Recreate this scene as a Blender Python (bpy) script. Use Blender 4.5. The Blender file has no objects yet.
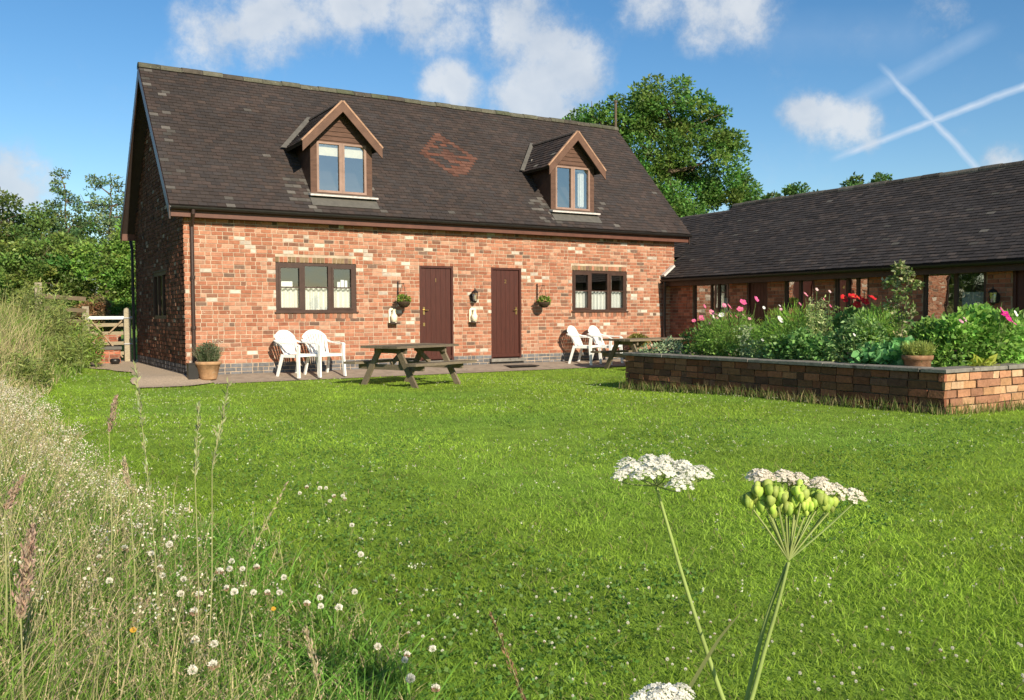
import bpy, math, random
import numpy as np
from mathutils import Vector, Matrix, Euler, noise as mnoise

R = math.radians
random.seed(7)
rng = np.random.default_rng(11)
S = bpy.context.scene
COL = S.collection

# ------------------------------------------------------------------ camera
CAM = Vector((-3.334, -16.791, 1.08))
cd = bpy.data.cameras.new('camera')
cam = bpy.data.objects.new('camera', cd); COL.objects.link(cam)
yaw, pit, rol = R(31.505), R(2.251), R(-0.292)
fw = Vector((math.sin(yaw)*math.cos(pit), math.cos(yaw)*math.cos(pit), -math.sin(pit)))
rt = Vector((math.cos(yaw), -math.sin(yaw), 0)); up = rt.cross(fw)
r2 = rt*math.cos(rol)+up*math.sin(rol); u2 = r2.cross(fw)
m = Matrix((r2, u2, -fw)).transposed().to_4x4(); m.translation = CAM
cam.matrix_world = m
cd.sensor_width = 36; cd.lens = 884.66*36/1024; cd.clip_start = .05; cd.clip_end = 3000
S.camera = cam

# ------------------------------------------------------------------ light and sky
SUN_EL, SUN_AZ = 27.0, 2.2            # degrees; azimuth from -Y towards -X
sd = bpy.data.lights.new('sun', 'SUN'); sd.energy = 4.6; sd.angle = R(.5); sd.color = (1, .885, .70)
sun = bpy.data.objects.new('sun', sd); COL.objects.link(sun)
sv = Vector((-math.sin(R(SUN_AZ))*math.cos(R(SUN_EL)), -math.cos(R(SUN_AZ))*math.cos(R(SUN_EL)), math.sin(R(SUN_EL))))
sun.rotation_euler = sv.to_track_quat('Z', 'Y').to_euler(); sun.location = (0, -30, 30)
S.view_settings.view_transform = 'Standard'; S.view_settings.look = 'None'
S.view_settings.exposure = 0.6; S.view_settings.gamma = 1; S.view_settings.use_curve_mapping = False
S.cycles.max_bounces = 6; S.cycles.diffuse_bounces = 3; S.cycles.glossy_bounces = 3
S.cycles.transmission_bounces = 4; S.cycles.transparent_max_bounces = 8
S.cycles.use_denoising = True

SKY = .088
W = bpy.data.worlds.new('World'); S.world = W; W.use_nodes = True
nt = W.node_tree; N = nt.nodes; L = nt.links; N.clear()
def nd(t, **k):
    n = N.new(t)
    for a, b in k.items(): setattr(n, a, b)
    return n
def mth(op, a, b=None, c=None, clamp=False):
    n = nd('ShaderNodeMath', operation=op, use_clamp=clamp)
    for i, v in enumerate((a, b, c)):
        if v is None: continue
        if isinstance(v, (int, float)): n.inputs[i].default_value = v
        else: L.new(v, n.inputs[i])
    return n.outputs[0]
def vmt(op, a, b=None):
    n = nd('ShaderNodeVectorMath', operation=op)
    for i, v in enumerate((a, b)):
        if v is None: continue
        if isinstance(v, (tuple, list)): n.inputs[i].default_value = v
        else: L.new(v, n.inputs[i])
    return n
sky = nd('ShaderNodeTexSky', sky_type='NISHITA', sun_disc=False, sun_elevation=R(SUN_EL), sun_rotation=R(180+SUN_AZ), air_density=1.0, dust_density=.25, ozone_density=2.2)
hs = nd('ShaderNodeHueSaturation'); hs.inputs['Saturation'].default_value = 1.28; hs.inputs['Value'].default_value = 1.0
L.new(sky.outputs[0], hs.inputs['Color'])
geo = nd('ShaderNodeTexCoord'); D = geo.outputs['Generated']
def noise(vec, sc, det=6, rough=.55, dist=0):
    n = nd('ShaderNodeTexNoise'); L.new(vec, n.inputs['Vector'])
    n.inputs['Scale'].default_value = sc; n.inputs['Detail'].default_value = det; n.inputs['Roughness'].default_value = rough; n.inputs['Distortion'].default_value = dist
    return n
warp = noise(D, 9, 5)
wv = vmt('SCALE', vmt('SUBTRACT', warp.outputs['Color'], (.5, .5, .5)).outputs[0]); wv.inputs[3].default_value = .055
Dw = vmt('ADD', D, wv.outputs[0]).outputs[0]
BL = [  # direction, radius, weight of each cloud
 ((.2290, .9321, .2802), .066, .9), ((.2637, .9181, .2930), .068, 1.0), ((.300, .905, .300), .05, .75), ((.341, .885, .320), .075, .95), ((.4067, .8547, .328), .085, .9), ((.37, .87, .332), .075, .9), ((.45, .835, .325), .06, .6),
 ((.5014, .8086, .3127), .075, .85), ((.5315, .7965, .2882), .070, .85), ((.5583, .7884, .2583), .066, .95), ((.530, .808, .252), .06, .95),
 ((.4542, .8563, .2459), .052, 1.0), ((.430, .868, .244), .038, .9), ((.5176, .8253, .2290), .055, 1.0), ((.54, .812, .222), .045, 1.0), ((.6523, .6887, .3200), .07, .85), ((.690, .655, .312), .055, .75), ((.62, .72, .318), .05, .7),
 ((.7605, .6183, .1950), .050, .95), ((.744, .637, .202), .040, .95), ((.779, .596, .195), .040, .95), ((.769, .607, .194), .04, .95), ((.0413, .9899, .1250), .060, 1.0), ((.015, .991, .118), .06, 1.1), ((.555, .805, .205), .05, .9), ((.805, .515, .292), .05, .45), ((.862, .483, .142), .035, .7),
 ((.60, .73, .330), .06, .55), ((-.35, .9, .25), .2, .8), ((-.7, .65, .3), .2, .8), ((.93, .3, .3), .12, .7), ((.98, -.1, .25), .2, .9), ((-.95, .1, .35), .2, .8), ((.5, -.8, .4), .25, .7), ((-.3, -.85, .45), .25, .7), ((.2, .5, .85), .2, .8)]
fmax = None
for c, r_, w_ in BL:
    dn = vmt('DISTANCE', Dw, tuple(Vector(c).normalized())).outputs['Value']
    v = mth('MULTIPLY', mth('SUBTRACT', 1.0, mth('DIVIDE', dn, r_), clamp=True), w_)
    fmax = v if fmax is None else mth('SMOOTH_MAX', fmax, v, .12)
fb = noise(D, 19, 11, .67)
dens = mth('ADD', fmax, mth('MULTIPLY', mth('SUBTRACT', fb.outputs[0], .5), 1.45))
mr = nd('ShaderNodeMapRange', interpolation_type='SMOOTHSTEP'); mr.inputs[1].default_value = .10; mr.inputs[2].default_value = .74
L.new(dens, mr.inputs[0])
cl = mth('MULTIPLY', mth('MULTIPLY', mr.outputs[0], mth('MULTIPLY', fmax, 3.0, clamp=True)), .86)
# contrails: great circles
def trail(a, b, width, strength, extra=.02):
    a = Vector(a).normalized(); b = Vector(b).normalized(); n = a.cross(b).normalized(); mid = (a+b).normalized(); half = (a-b).length/2
    d = mth('ABSOLUTE', vmt('DOT_PRODUCT', Dt, tuple(n)).outputs['Value'])
    k = mth('SUBTRACT', 1.0, mth('DIVIDE', d, width), clamp=True)
    dm = vmt('DISTANCE', D, tuple(mid)).outputs['Value']
    e = mth('DIVIDE', mth('SUBTRACT', half+extra, dm), .03, clamp=True)
    return mth('MULTIPLY', mth('MULTIPLY', k, e), mth('MULTIPLY', mth('ADD', .45, noise(D, 60, 4).outputs[0]), strength), clamp=True)
wt = noise(D, 26, 3); wtv = vmt('SCALE', vmt('SUBTRACT', wt.outputs['Color'], (.5, .5, .5)).outputs[0]); wtv.inputs[3].default_value = .0055
Dt = vmt('ADD', D, wtv.outputs[0]).outputs[0]
t1 = trail((.7868, .5673, .2431), (.8560, .4995, .1300), .0044, .85, .012)
t2 = trail((.8900, .4150, .2330), (.7721, .6146, .1617), .0048, .9, .008)
t3 = trail((.828, .4944, .2646), (.765, .6080, .2080), .012, .28)
t4 = trail((.70, .67, .29), (.80, .535, .27), .03, .10)
ct = mth('MAXIMUM', mth('MAXIMUM', t1, t2), mth('MAXIMUM', t3, t4))
tot = mth('MAXIMUM', cl, ct)
shade = nd('ShaderNodeValToRGB'); sh = noise(Dw, 11, 4)
shade.color_ramp.elements[0].position = .36; shade.color_ramp.elements[0].color = (.34/SKY, .39/SKY, .46/SKY, 1)
shade.color_ramp.elements[1].position = .62; shade.color_ramp.elements[1].color = (.52/SKY, .54/SKY, .56/SKY, 1)
L.new(mth('ADD', mth('MULTIPLY', sh.outputs[0], .7), mth('MULTIPLY', mr.outputs[0], .2)), shade.inputs[0])
mixt = nd('ShaderNodeMix', data_type='RGBA'); L.new(ct, mixt.inputs[0]); L.new(hs.outputs[0], mixt.inputs[6]); mixt.inputs[7].default_value = (.42/SKY, .50/SKY, .60/SKY, 1)
mixc = nd('ShaderNodeMix', data_type='RGBA')
L.new(cl, mixc.inputs[0]); L.new(mixt.outputs[2], mixc.inputs[6]); L.new(shade.outputs[0], mixc.inputs[7])
bg = nd('ShaderNodeBackground'); bg.inputs['Strength'].default_value = SKY
L.new(mixc.outputs[2], bg.inputs['Color'])
wo = nd('ShaderNodeOutputWorld'); L.new(bg.outputs[0], wo.inputs[0])

# ------------------------------------------------------------------ materials
def mat(name, color=None, rough=.75, ns=8.0, na=.35, bump=0.0, bs=None, spec=.3, trans=0.0, lime=None, metal=0.0, stretch=None, dark=None):
    """color None: per-vertex colour 'tint'.  lime: (scale, threshold, colour) irregular stains."""
    M = bpy.data.materials.new(name); M.use_nodes = True
    t = M.node_tree; n = t.nodes; l = t.links; n.clear()
    out = n.new('ShaderNodeOutputMaterial'); p = n.new('ShaderNodeBsdfPrincipled')
    p.inputs['Roughness'].default_value = rough; p.inputs['Specular IOR Level'].default_value = spec; p.inputs['Metallic'].default_value = metal
    co = n.new('ShaderNodeTexCoord'); vec = co.outputs['Object']
    if stretch:
        mp = n.new('ShaderNodeMapping'); mp.inputs['Scale'].default_value = stretch; l.new(vec, mp.inputs[0]); vec = mp.outputs[0]
    if color is None:
        a = n.new('ShaderNodeAttribute'); a.attribute_name = 'tint'; base = a.outputs['Color']
    else:
        a = n.new('ShaderNodeRGB'); a.outputs[0].default_value = (*color, 1); base = a.outputs[0]
    if na:
        tx = n.new('ShaderNodeTexNoise'); tx.inputs['Scale'].default_value = ns; tx.inputs['Detail'].default_value = 6; tx.inputs['Roughness'].default_value = .62
        l.new(vec, tx.inputs['Vector'])
        mr_ = n.new('ShaderNodeMapRange'); mr_.inputs[1].default_value = .25; mr_.inputs[2].default_value = .75; mr_.inputs[3].default_value = 1-na; mr_.inputs[4].default_value = 1+na
        l.new(tx.outputs[0], mr_.inputs[0])
        sc = n.new('ShaderNodeVectorMath'); sc.operation = 'SCALE'; l.new(base, sc.inputs[0]); l.new(mr_.outputs[0], sc.inputs[3]); base = sc.outputs[0]
    for st in (lime, dark):
        if not st: continue
        tx = n.new('ShaderNodeTexNoise'); tx.inputs['Scale'].default_value = st[0]; tx.inputs['Detail'].default_value = 8; tx.inputs['Roughness'].default_value = .68
        l.new(co.outputs['Object'], tx.inputs['Vector'])
        mr_ = n.new('ShaderNodeMapRange'); mr_.inputs[1].default_value = st[1]; mr_.inputs[2].default_value = st[1]+.07
        l.new(tx.outputs[0], mr_.inputs[0])
        mx = n.new('ShaderNodeMix'); mx.data_type = 'RGBA'; l.new(mr_.outputs[0], mx.inputs[0]); l.new(base, mx.inputs[6]); mx.inputs[7].default_value = (*st[2], 1)
        base = mx.outputs[2]
    l.new(base, p.inputs['Base Color'])
    if bump:
        tb = n.new('ShaderNodeTexNoise'); tb.inputs['Scale'].default_value = bs or ns*4; tb.inputs['Detail'].default_value = 5
        l.new(vec, tb.inputs['Vector'])
        b = n.new('ShaderNodeBump'); b.inputs['Strength'].default_value = bump; b.inputs['Distance'].default_value = .01
        l.new(tb.outputs[0], b.inputs['Height']); l.new(b.outputs[0], p.inputs['Normal'])
    sh_ = p.outputs[0]
    if trans:
        tr = n.new('ShaderNodeBsdfTranslucent'); l.new(base, tr.inputs['Color'])
        ms = n.new('ShaderNodeMixShader'); ms.inputs[0].default_value = trans; l.new(sh_, ms.inputs[1]); l.new(tr.outputs[0], ms.inputs[2]); sh_ = ms.outputs[0]
    l.new(sh_, out.inputs[0])
    return M
def glass(name, gloss, rough=.015, tint=(.92, .95, .95)):
    M = bpy.data.materials.new(name); M.use_nodes = True; t = M.node_tree; n = t.nodes; l = t.links; n.clear()
    out = n.new('ShaderNodeOutputMaterial'); g = n.new('ShaderNodeBsdfGlossy'); g.inputs['Roughness'].default_value = rough; g.inputs['Color'].default_value = (.95, .93, .90, 1)
    tr = n.new('ShaderNodeBsdfTransparent'); tr.inputs['Color'].default_value = (*tint, 1)
    co = n.new('ShaderNodeTexCoord'); tx = n.new('ShaderNodeTexNoise'); tx.inputs['Scale'].default_value = 2.2; l.new(co.outputs['Object'], tx.inputs['Vector'])
    b = n.new('ShaderNodeBump'); b.inputs['Strength'].default_value = .10; b.inputs['Distance'].default_value = .02; l.new(tx.outputs[0], b.inputs['Height']); l.new(b.outputs[0], g.inputs['Normal'])
    ms = n.new('ShaderNodeMixShader'); ms.inputs[0].default_value = gloss; l.new(tr.outputs[0], ms.inputs[1]); l.new(g.outputs[0], ms.inputs[2]); l.new(ms.outputs[0], out.inputs[0])
    return M
M = {
 'brick': mat('brick', None, .9, 14, .28, .5, 60, .15, lime=(7.5, .625, (.50, .38, .29))),
 'brick_rough': mat('rough_brick', None, .92, 18, .3, .9, 45, .12, lime=(9, .70, (.42, .34, .26))),
 'brick_wing': mat('wing_brick', None, .9, 18, .25, .5, 50, .15),
 'tile': mat('roof_tile', None, .82, 5.0, .16, .4, 60, .25, lime=(9, .69, (.12, .112, .095))),
 'ridge': mat('ridge_tile', None, .9, 9, .4, .6, 40, .2, lime=(16, .62, (.26, .27, .20))),
 'brown': mat('brown_stain', (.055, .028, .019), .5, 7, .3, .2, 60, .35, stretch=(1, 1, 1)),
 'fascia': mat('fascia_stain', (.115, .046, .03), .5, 6, .25, .15, 50, .35),
 'dormer_wood': mat('dormer_wood', (.105, .056, .038), .7, 5, .35, .4, 60, .25, stretch=(1, 1, 5)),
 'barge': mat('bargeboard_wood', (.125, .065, .042), .65, 5, .3, .3, 50, .3),
 'casement': mat('casement_wood', (.27, .175, .135), .6, 6, .2, .1, 50, .3),
 'edge_tile': mat('orange_edge_tile', (.36, .215, .14), .8, 12, .4, .3, 60, .2),
 'door': mat('door_stain', (.062, .016, .010), .45, 9, .38, .3, 60, .35, stretch=(8, 1, .5)),
 'oldwood': mat('weathered_wood', None, .85, 7, .28, .5, 40, .2, stretch=(1.5, 6, 6)),
 'black': mat('black_plastic', (.018, .016, .015), .4, 8, .3, .05, 40, .4),
 'dplastic': mat('brown_plastic', (.045, .025, .02), .4, 8, .3, .05, 40, .4),
 'white': mat('white_plastic', (.80, .80, .77), .45, 9, .10, .03, 60, .4),
 'cream': mat('cream_paint', (.82, .74, .55), .6, 20, .2, .1, 60, .3),
 'brass': mat('brass', (.6, .42, .16), .3, 20, .2, 0, 60, .5, metal=.9),
 'steel': mat('galvanised', (.62, .63, .64), .45, 14, .2, .1, 60, .5, metal=.5),
 'net': mat('net_curtain', (.80, .80, .75), .9, 40, .14, .2, 90, .1, trans=.12),
 'blind': mat('blind_cloth', (.82, .75, .55), .9, 9, .06, .0, 60, .1),
 'inner': mat('room_plaster', (.22, .2, .18), .9, 3, .1, 0, 60, .1),
 'sill': mat('lead_sill', (.55, .50, .46), .65, 14, .3, .3, 60, .3),
 'lead': mat('lead_flashing', (.105, .098, .085), .6, 8, .25, .2, 40, .35),
 'terra': mat('terracotta', (.40, .235, .125), .85, 10, .35, .3, 40, .2, lime=(7, .60, (.48, .38, .26))),
 'terra2': mat('weathered_terracotta', (.25, .135, .075), .9, 14, .4, .4, 60, .15, lime=(13, .58, (.34, .24, .15))),
 'soil': mat('garden_soil', (.05, .033, .022), .95, 14, .5, .8, 60, .1),
 'coping': mat('coping_stone', (.20, .185, .16), .9, 8, .4, .6, 50, .15, lime=(11, .6, (.32, .30, .25)), dark=(6, .60, (.06, .055, .045))),
 'pave': mat('concrete_path', (.30, .245, .19), .92, 5, .3, .4, 60, .15, dark=(5, .62, (.14, .12, .1))),
 'gravel': mat('gravel', (.46, .36, .26), .95, 40, .35, .9, 130, .1),
 'ground': mat('turf_soil', (.17, .27, .035), .95, 4, .5, .6, 50, .1),
 'grass': mat('grass_blade', None, .55, 1.1, .18, 0, 60, .25, trans=.45),
 'meadow': mat('meadow_blade', None, .65, 2, .2, 0, 60, .2, trans=.35),
 'leaf': mat('leaf', None, .5, 1.2, .25, 0, 60, .35, trans=.42),
 'petal': mat('petal', None, .7, 5, .1, 0, 60, .2, trans=.3),
 'stem': mat('plant_stem', None, .6, 12, .25, .1, 60, .3),
 'bark': mat('bark', (.12, .09, .062), .9, 9, .4, .8, 30, .15),
 'glass': glass('window_glass', .17), 'glass_up': glass('dormer_glass', .34), 'glass_side': glass('wing_glass', .42, .01),
 'lampglass': glass('lantern_glass', .3),
}

# ------------------------------------------------------------------ mesh helpers
class MB:
    def __init__(s): s.v = []; s.f = []; s.c = []; s.mi = []; s.tint = (.5, .5, .5); s.mid = 0
    def add(s, vs, fs):
        o = len(s.v); s.v += [tuple(v) for v in vs]; s.c += [s.tint]*len(vs)
        for f in fs: s.f.append(tuple(i+o for i in f)); s.mi.append(s.mid)
        return s
    def quad(s, a, b, c, d): return s.add((a, b, c, d), ((0, 1, 2, 3),))
    def box(s, x0, x1, y0, y1, z0, z1):
        return s.add([(x, y, z) for x in (x0, x1) for y in (y0, y1) for z in (z0, z1)], ((0, 1, 3, 2), (4, 6, 7, 5), (0, 4, 5, 1), (2, 3, 7, 6), (0, 2, 6, 4), (1, 5, 7, 3)))
    def bar(s, a, b, w, h, upv=(0, 0, 1)):
        a = Vector(a); b = Vector(b); d = (b-a).normalized(); u = Vector(upv); x = d.cross(u).normalized(); u = x.cross(d)
        vs = [p+x*sx*w/2+u*sz*h/2 for p in (a, b) for sx in (-1, 1) for sz in (-1, 1)]
        return s.add(vs, ((0, 2, 3, 1), (4, 5, 7, 6), (0, 1, 5, 4), (2, 6, 7, 3), (0, 4, 6, 2), (1, 3, 7, 5)))
    def tube(s, pts, rad, n=6, cap=True):
        pts = [Vector(p) for p in pts]; k = len(pts)
        if not hasattr(rad, '__len__'): rad = [rad]*k
        vs = []
        ref = Vector((.31, .22, .93))
        for i, p in enumerate(pts):
            d = (pts[min(i+1, k-1)]-pts[max(i-1, 0)]).normalized()
            x = d.cross(ref)
            if x.length < .1: x = d.cross(Vector((1, 0, 0)))
            x.normalize(); y = d.cross(x)
            vs += [p+(x*math.cos(2*math.pi*j/n)+y*math.sin(2*math.pi*j/n))*rad[i] for j in range(n)]
        fs = [(i*n+j, i*n+(j+1) % n, (i+1)*n+(j+1) % n, (i+1)*n+j) for i in range(k-1) for j in range(n)]
        if cap: fs += [tuple(range(n))[::-1], tuple(range((k-1)*n, k*n))]
        return s.add(vs, fs)
    def lathe(s, prof, n=20, c=(0, 0, 0)):
        vs = [(c[0]+r*math.cos(2*math.pi*j/n), c[1]+r*math.sin(2*math.pi*j/n), c[2]+z) for r, z in prof for j in range(n)]
        k = len(prof)
        fs = [(i*n+j, i*n+(j+1) % n, (i+1)*n+(j+1) % n, (i+1)*n+j) for i in range(k-1) for j in range(n)]
        return s.add(vs, fs)
    def prism(s, poly, off):
        n = len(poly); off = Vector(off); a = [Vector(p) for p in poly]
        return s.add(a+[p+off for p in a], [tuple(range(n))[::-1], tuple(range(n, 2*n))]+[(i, (i+1) % n, n+(i+1) % n, n+i) for i in range(n)])
    def build(s, name, m, parent=None, smooth=False):
        me = bpy.data.meshes.new(name); me.from_pydata(s.v, [], s.f)
        ms = m if isinstance(m, (list, tuple)) else [m]
        for x in ms: me.materials.append(x)
        if len(ms) > 1: me.polygons.foreach_set('material_index', s.mi)
        a = me.attributes.new('tint', 'FLOAT_COLOR', 'POINT')
        a.data.foreach_set('color', np.c_[np.array(s.c, dtype=np.float32).reshape(-1, 3), np.ones(len(s.c), dtype=np.float32)].ravel())
        if smooth: me.shade_smooth()
        return link(name, me, parent)
def link(name, me, parent=None):
    o = bpy.data.objects.new(name, me); COL.objects.link(o)
    if parent is not None: o.parent = parent
    return o
def np_mesh(name, V, F, T, m, parent=None):
    """V (n,3), F (k,q) all one size, T (n,3)"""
    me = bpy.data.meshes.new(name); n, k, q = len(V), len(F), F.shape[1]
    me.vertices.add(n); me.vertices.foreach_set('co', np.ascontiguousarray(V, dtype=np.float32).ravel())
    me.loops.add(k*q); me.loops.foreach_set('vertex_index', np.ascontiguousarray(F, dtype=np.int32).ravel())
    me.polygons.add(k); me.polygons.foreach_set('loop_start', np.arange(0, k*q, q, dtype=np.int32))
    me.materials.append(m); me.update(calc_edges=True)
    a = me.attributes.new('tint', 'FLOAT_COLOR', 'POINT'); a.data.foreach_set('color', np.c_[T, np.ones(n)].astype(np.float32).ravel())
    return link(name, me, parent)
def tag(o, label, cat, group=None):
    o['label'] = label; o['category'] = cat
    if group: o['group'] = group
    return o
def empty(name, loc=(0, 0, 0), rz=0):
    o = bpy.data.objects.new(name, None); COL.objects.link(o); o.location = loc; o.rotation_euler.z = rz; o.empty_display_size = .1
    return o
def kids(o): return [c for c in bpy.data.objects if c.parent == o]
def copy_tree(o, children, parent=None):
    c = o.copy(); COL.objects.link(c)
    if parent is not None: c.parent = parent
    for ch, sub in children:
        copy_tree(ch, sub, c)
    return c
def tree_of(o): return [(c, tree_of(c)) for c in kids(o)]
def structure(o): o['kind'] = 'structure'; return o
def stuff(o, label, cat): o['kind'] = 'stuff'; o['label'] = label; o['category'] = cat; return o

def ss(a, b, x): t = np.clip((x-a)/(b-a), 0, 1); return t*t*(3-2*t)
def toe_x(y): return -2.25-.38*ss(-13, -9.5, y)+1.30*ss(-4, 4.5, y)
def hgt(x, y):
    x = np.asarray(x, float); y = np.asarray(y, float)
    h = np.where(y > -1.0, -.1*ss(0, -1.0, y), -.1)
    h = h + .1*ss(-3, -10, y)*(y < -3)
    toe = toe_x(y)
    h = h + (.22+.20*ss(-12.5, -7, y)+.45*ss(-3, 7, y))*ss(0, 1.25, toe-x)
    h = h + .55*ss(7.5, 12, y)*(x < 12)*ss(3, -1, x)
    h = h + .018*np.sin(1.7*x+.6*y)*np.sin(1.3*y-.5*x)*ss(-1.2, -3, y)
    return h
def H(x, y): return float(hgt(x, y))

# ------------------------------------------------------------------ the ground
def grid_mesh(name, xs, ys, m, dz=0, mask=None):
    X, Y = np.meshgrid(xs, ys); Z = hgt(X, Y)+dz
    nx, ny = len(xs), len(ys); V = np.c_[X.ravel(), Y.ravel(), Z.ravel()]
    i = np.arange(nx*ny).reshape(ny, nx)
    F = np.stack([i[:-1, :-1], i[:-1, 1:], i[1:, 1:], i[1:, :-1]], -1).reshape(-1, 4)
    if mask is not None:
        cx = V[F].mean(1); F = F[mask(cx[:, 0], cx[:, 1])]
    return np_mesh(name, V, F, np.full((len(V), 3), .3), m)
xs = np.r_[-900, -400, -150, -60, -30, -15, np.arange(-8, 14, .25), 16, 20, 30, 60, 150, 400, 900]
ys = np.r_[-900, -400, -150, -60, -35, -24, np.arange(-19, 14, .25), 16, 20, 30, 60, 150, 400, 900]
structure(grid_mesh('ground', xs, ys, M['ground']))
PE = -.98
structure(grid_mesh('path', np.arange(.3, 11.65, .1), np.linspace(PE, .02, 12), M['pave'], .012))
def gmask(x, y):
    e = -1.18+.12*np.sin(3*x)+.35*ss(-.3, .6, x)
    lx = -.88+.15*np.sin(1.3*y)+.04*np.sin(5*y)-.25*ss(2, 5, y)
    return (y > e) & (x > lx)
structure(grid_mesh('gravel_path', np.arange(-1.6, .31, .03), np.arange(-1.6, 7.0, .04), M['gravel'], .022, gmask))

# ------------------------------------------------------------------ bricks, tiles
def lum(c, k): return (c[0]*k, c[1]*k, c[2]*k)
def znoise(u, v, s, sd=0): return mnoise.noise((u*s+sd*7.3, v*s-sd*3.1, sd*1.7))
FRONT = [((.350, .148, .088), 30), ((.390, .180, .112), 28), ((.300, .118, .070), 22), ((.42, .228, .152), 14), ((.23, .112, .074), 7), ((.160, .100, .074), 4)]
def pal_front(u, v):
    if v < .155: return lum((.135, .135, .14), random.uniform(.75, 1.3))
    w = .03+max(0, znoise(u, v, .9, 3))*.18
    if random.random() < w: return lum((.56, .47, .39), random.uniform(.7, 1.1))
    cs, ws = zip(*FRONT); return lum(random.choices(cs, ws)[0], random.uniform(.84, 1.16))
def pal_shaded_gable(u, v):  # front wall's bricks darkened: the gable's shade is painted into their colour
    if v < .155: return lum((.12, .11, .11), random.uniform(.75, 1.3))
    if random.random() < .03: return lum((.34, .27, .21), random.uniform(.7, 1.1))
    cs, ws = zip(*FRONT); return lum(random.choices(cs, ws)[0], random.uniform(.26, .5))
def pal_wing(u, v): return lum(random.choice(((.36, .13, .078), (.30, .105, .065), (.40, .16, .10), (.22, .085, .055))), random.uniform(.8, 1.15))
def pal_shaded_side(u, v): return lum(random.choice(((.29, .115, .065), (.23, .09, .052), (.32, .145, .08), (.17, .085, .06), (.25, .12, .07))), random.uniform(.55, 1.1))  # flower bed's left face: shade and dirt painted in as darker, redder bricks
def pal_planter(u, v):
    return lum(random.choice(((.40, .22, .115), (.46, .27, .15), (.36, .17, .09), (.48, .31, .19), (.40, .20, .115), (.28, .14, .085))), random.uniform(.85, 1.12))
def bricks(mb, O, U, Nn, length, height, pal, course=.0765, blen=.205, joint=.0145, openings=(), top=None, depth=.014, jit=.004, v0=0.0, headers=.42):
    """bricks standing proud of a mortar core; N is the outward normal"""
    O, U, Nn = Vector(O), Vector(U), Vector(Nn); Z = Vector((0, 0, 1)); row = 0; v = v0
    flip = U.cross(Z).dot(Nn) < 0
    def one(a, b, c, d, col, dj):
        if b-a < .02 or d-c < .015: return
        mb.tint = col
        j = lambda: random.uniform(-jit, jit)*.6
        k = depth
        fr = [(a+j(), c+j()), (b+j(), c+j()), (b+j(), d+j()), (a+j(), d+j())]
        P = [O+U*p+Z*q-Nn*k for p, q in ((a, c), (b, c), (b, d), (a, d))]+[O+U*p+Z*q+Nn*(dj+random.uniform(-jit, jit)*.5) for p, q in fr]
        fs = [(4, 5, 6, 7), (0, 1, 5, 4), (1, 2, 6, 5), (2, 3, 7, 6), (3, 0, 4, 7)]
        if flip: fs = [f[::-1] for f in fs]
        mb.add(P, fs)
    while v < height:
        d = v+course-joint
        x = -(blen/2 if row % 2 else 0)-random.uniform(0, .03)
        while x < length:
            w = blen if random.random() > headers else blen/2
            a, b = max(x, 0), min(x+w-joint, length); x += w
            segs = [(a, b)]
            for (o0, o1, p0, p1) in openings:
                if v < p1-.02 and d > p0+.02:
                    ns_ = []
                    for (q, r) in segs:
                        if r <= o0 or q >= o1: ns_.append((q, r))
                        else:
                            if q < o0: ns_.append((q, o0))
                            if r > o1: ns_.append((o1, r))
                    segs = ns_
            col = pal(x, v); dj = random.uniform(-jit, jit)
            for q, r in segs:
                dd = d
                if top:
                    dd = min(d, top(q), top(r))
                one(q, r, v, dd, col, dj)
        v += course; row += 1
    for (o0, o1, p0, p1, sill, lint) in [o for o in openings if len(o) == 6]: pass
    return one
def tiles(mb, O, U, Sd, Nn, length, slope, colfn, gauge=.1, w=.165, skip=None):
    O, U, Sd, Nn = Vector(O), Vector(U), Vector(Sd), Vector(Nn)
    flip = U.cross(Sd).dot(Nn) < 0
    r = 0; s = 0.0
    while s < slope-.02:
        x = -(w/2 if r % 2 else 0)
        sag = .004*mnoise.noise((r*.13, 0, 0))
        while x < length:
            a, b = max(x, 0)+.002, min(x+w, length)-.002; x += w
            if b-a < .02: continue
            e = min(s+gauge*1.25, slope)
            if skip and skip((a+b)/2, s): continue
            mb.tint = colfn((a+b)/2, s+.05)
            h = .024+random.uniform(-.0035, .0035)+sag; t1, t2 = random.uniform(-.002, .002), random.uniform(-.002, .002); ds = random.uniform(-.006, .006)
            P = [O+U*a+Sd*(s+ds)+Nn*(h+t1), O+U*b+Sd*(s+ds)+Nn*(h+t2), O+U*b+Sd*e+Nn*.010, O+U*a+Sd*e+Nn*.010, O+U*a+Sd*(s+ds)+Nn*(h-.016), O+U*b+Sd*(s+ds)+Nn*(h-.016)]
            fs = [(0, 1, 2, 3), (4, 5, 1, 0)]
            if flip: fs = [f[::-1] for f in fs]
            mb.add(P, fs)
        s += gauge; r += 1
def wall_core(mb, axis, u0, u1, d0, d1, z0, z1, openings):
    """a slab split into boxes round its openings; axis 'x' runs along x (thickness in y), 'y' the other way"""
    us = sorted({u0, u1, *[o[0] for o in openings], *[o[1] for o in openings]})
    for a, b in zip(us, us[1:]):
        cuts = sorted((o[2], o[3]) for o in openings if o[0] <= a+1e-6 and o[1] >= b-1e-6)
        z = z0
        for c, d in cuts+[(z1, z1)]:
            if c > z+1e-4:
                if axis == 'x': mb.box(a, b, d0, d1, z, c)
                else: mb.box(d0, d1, a, b, z, c)
            z = max(z, d)

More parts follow.
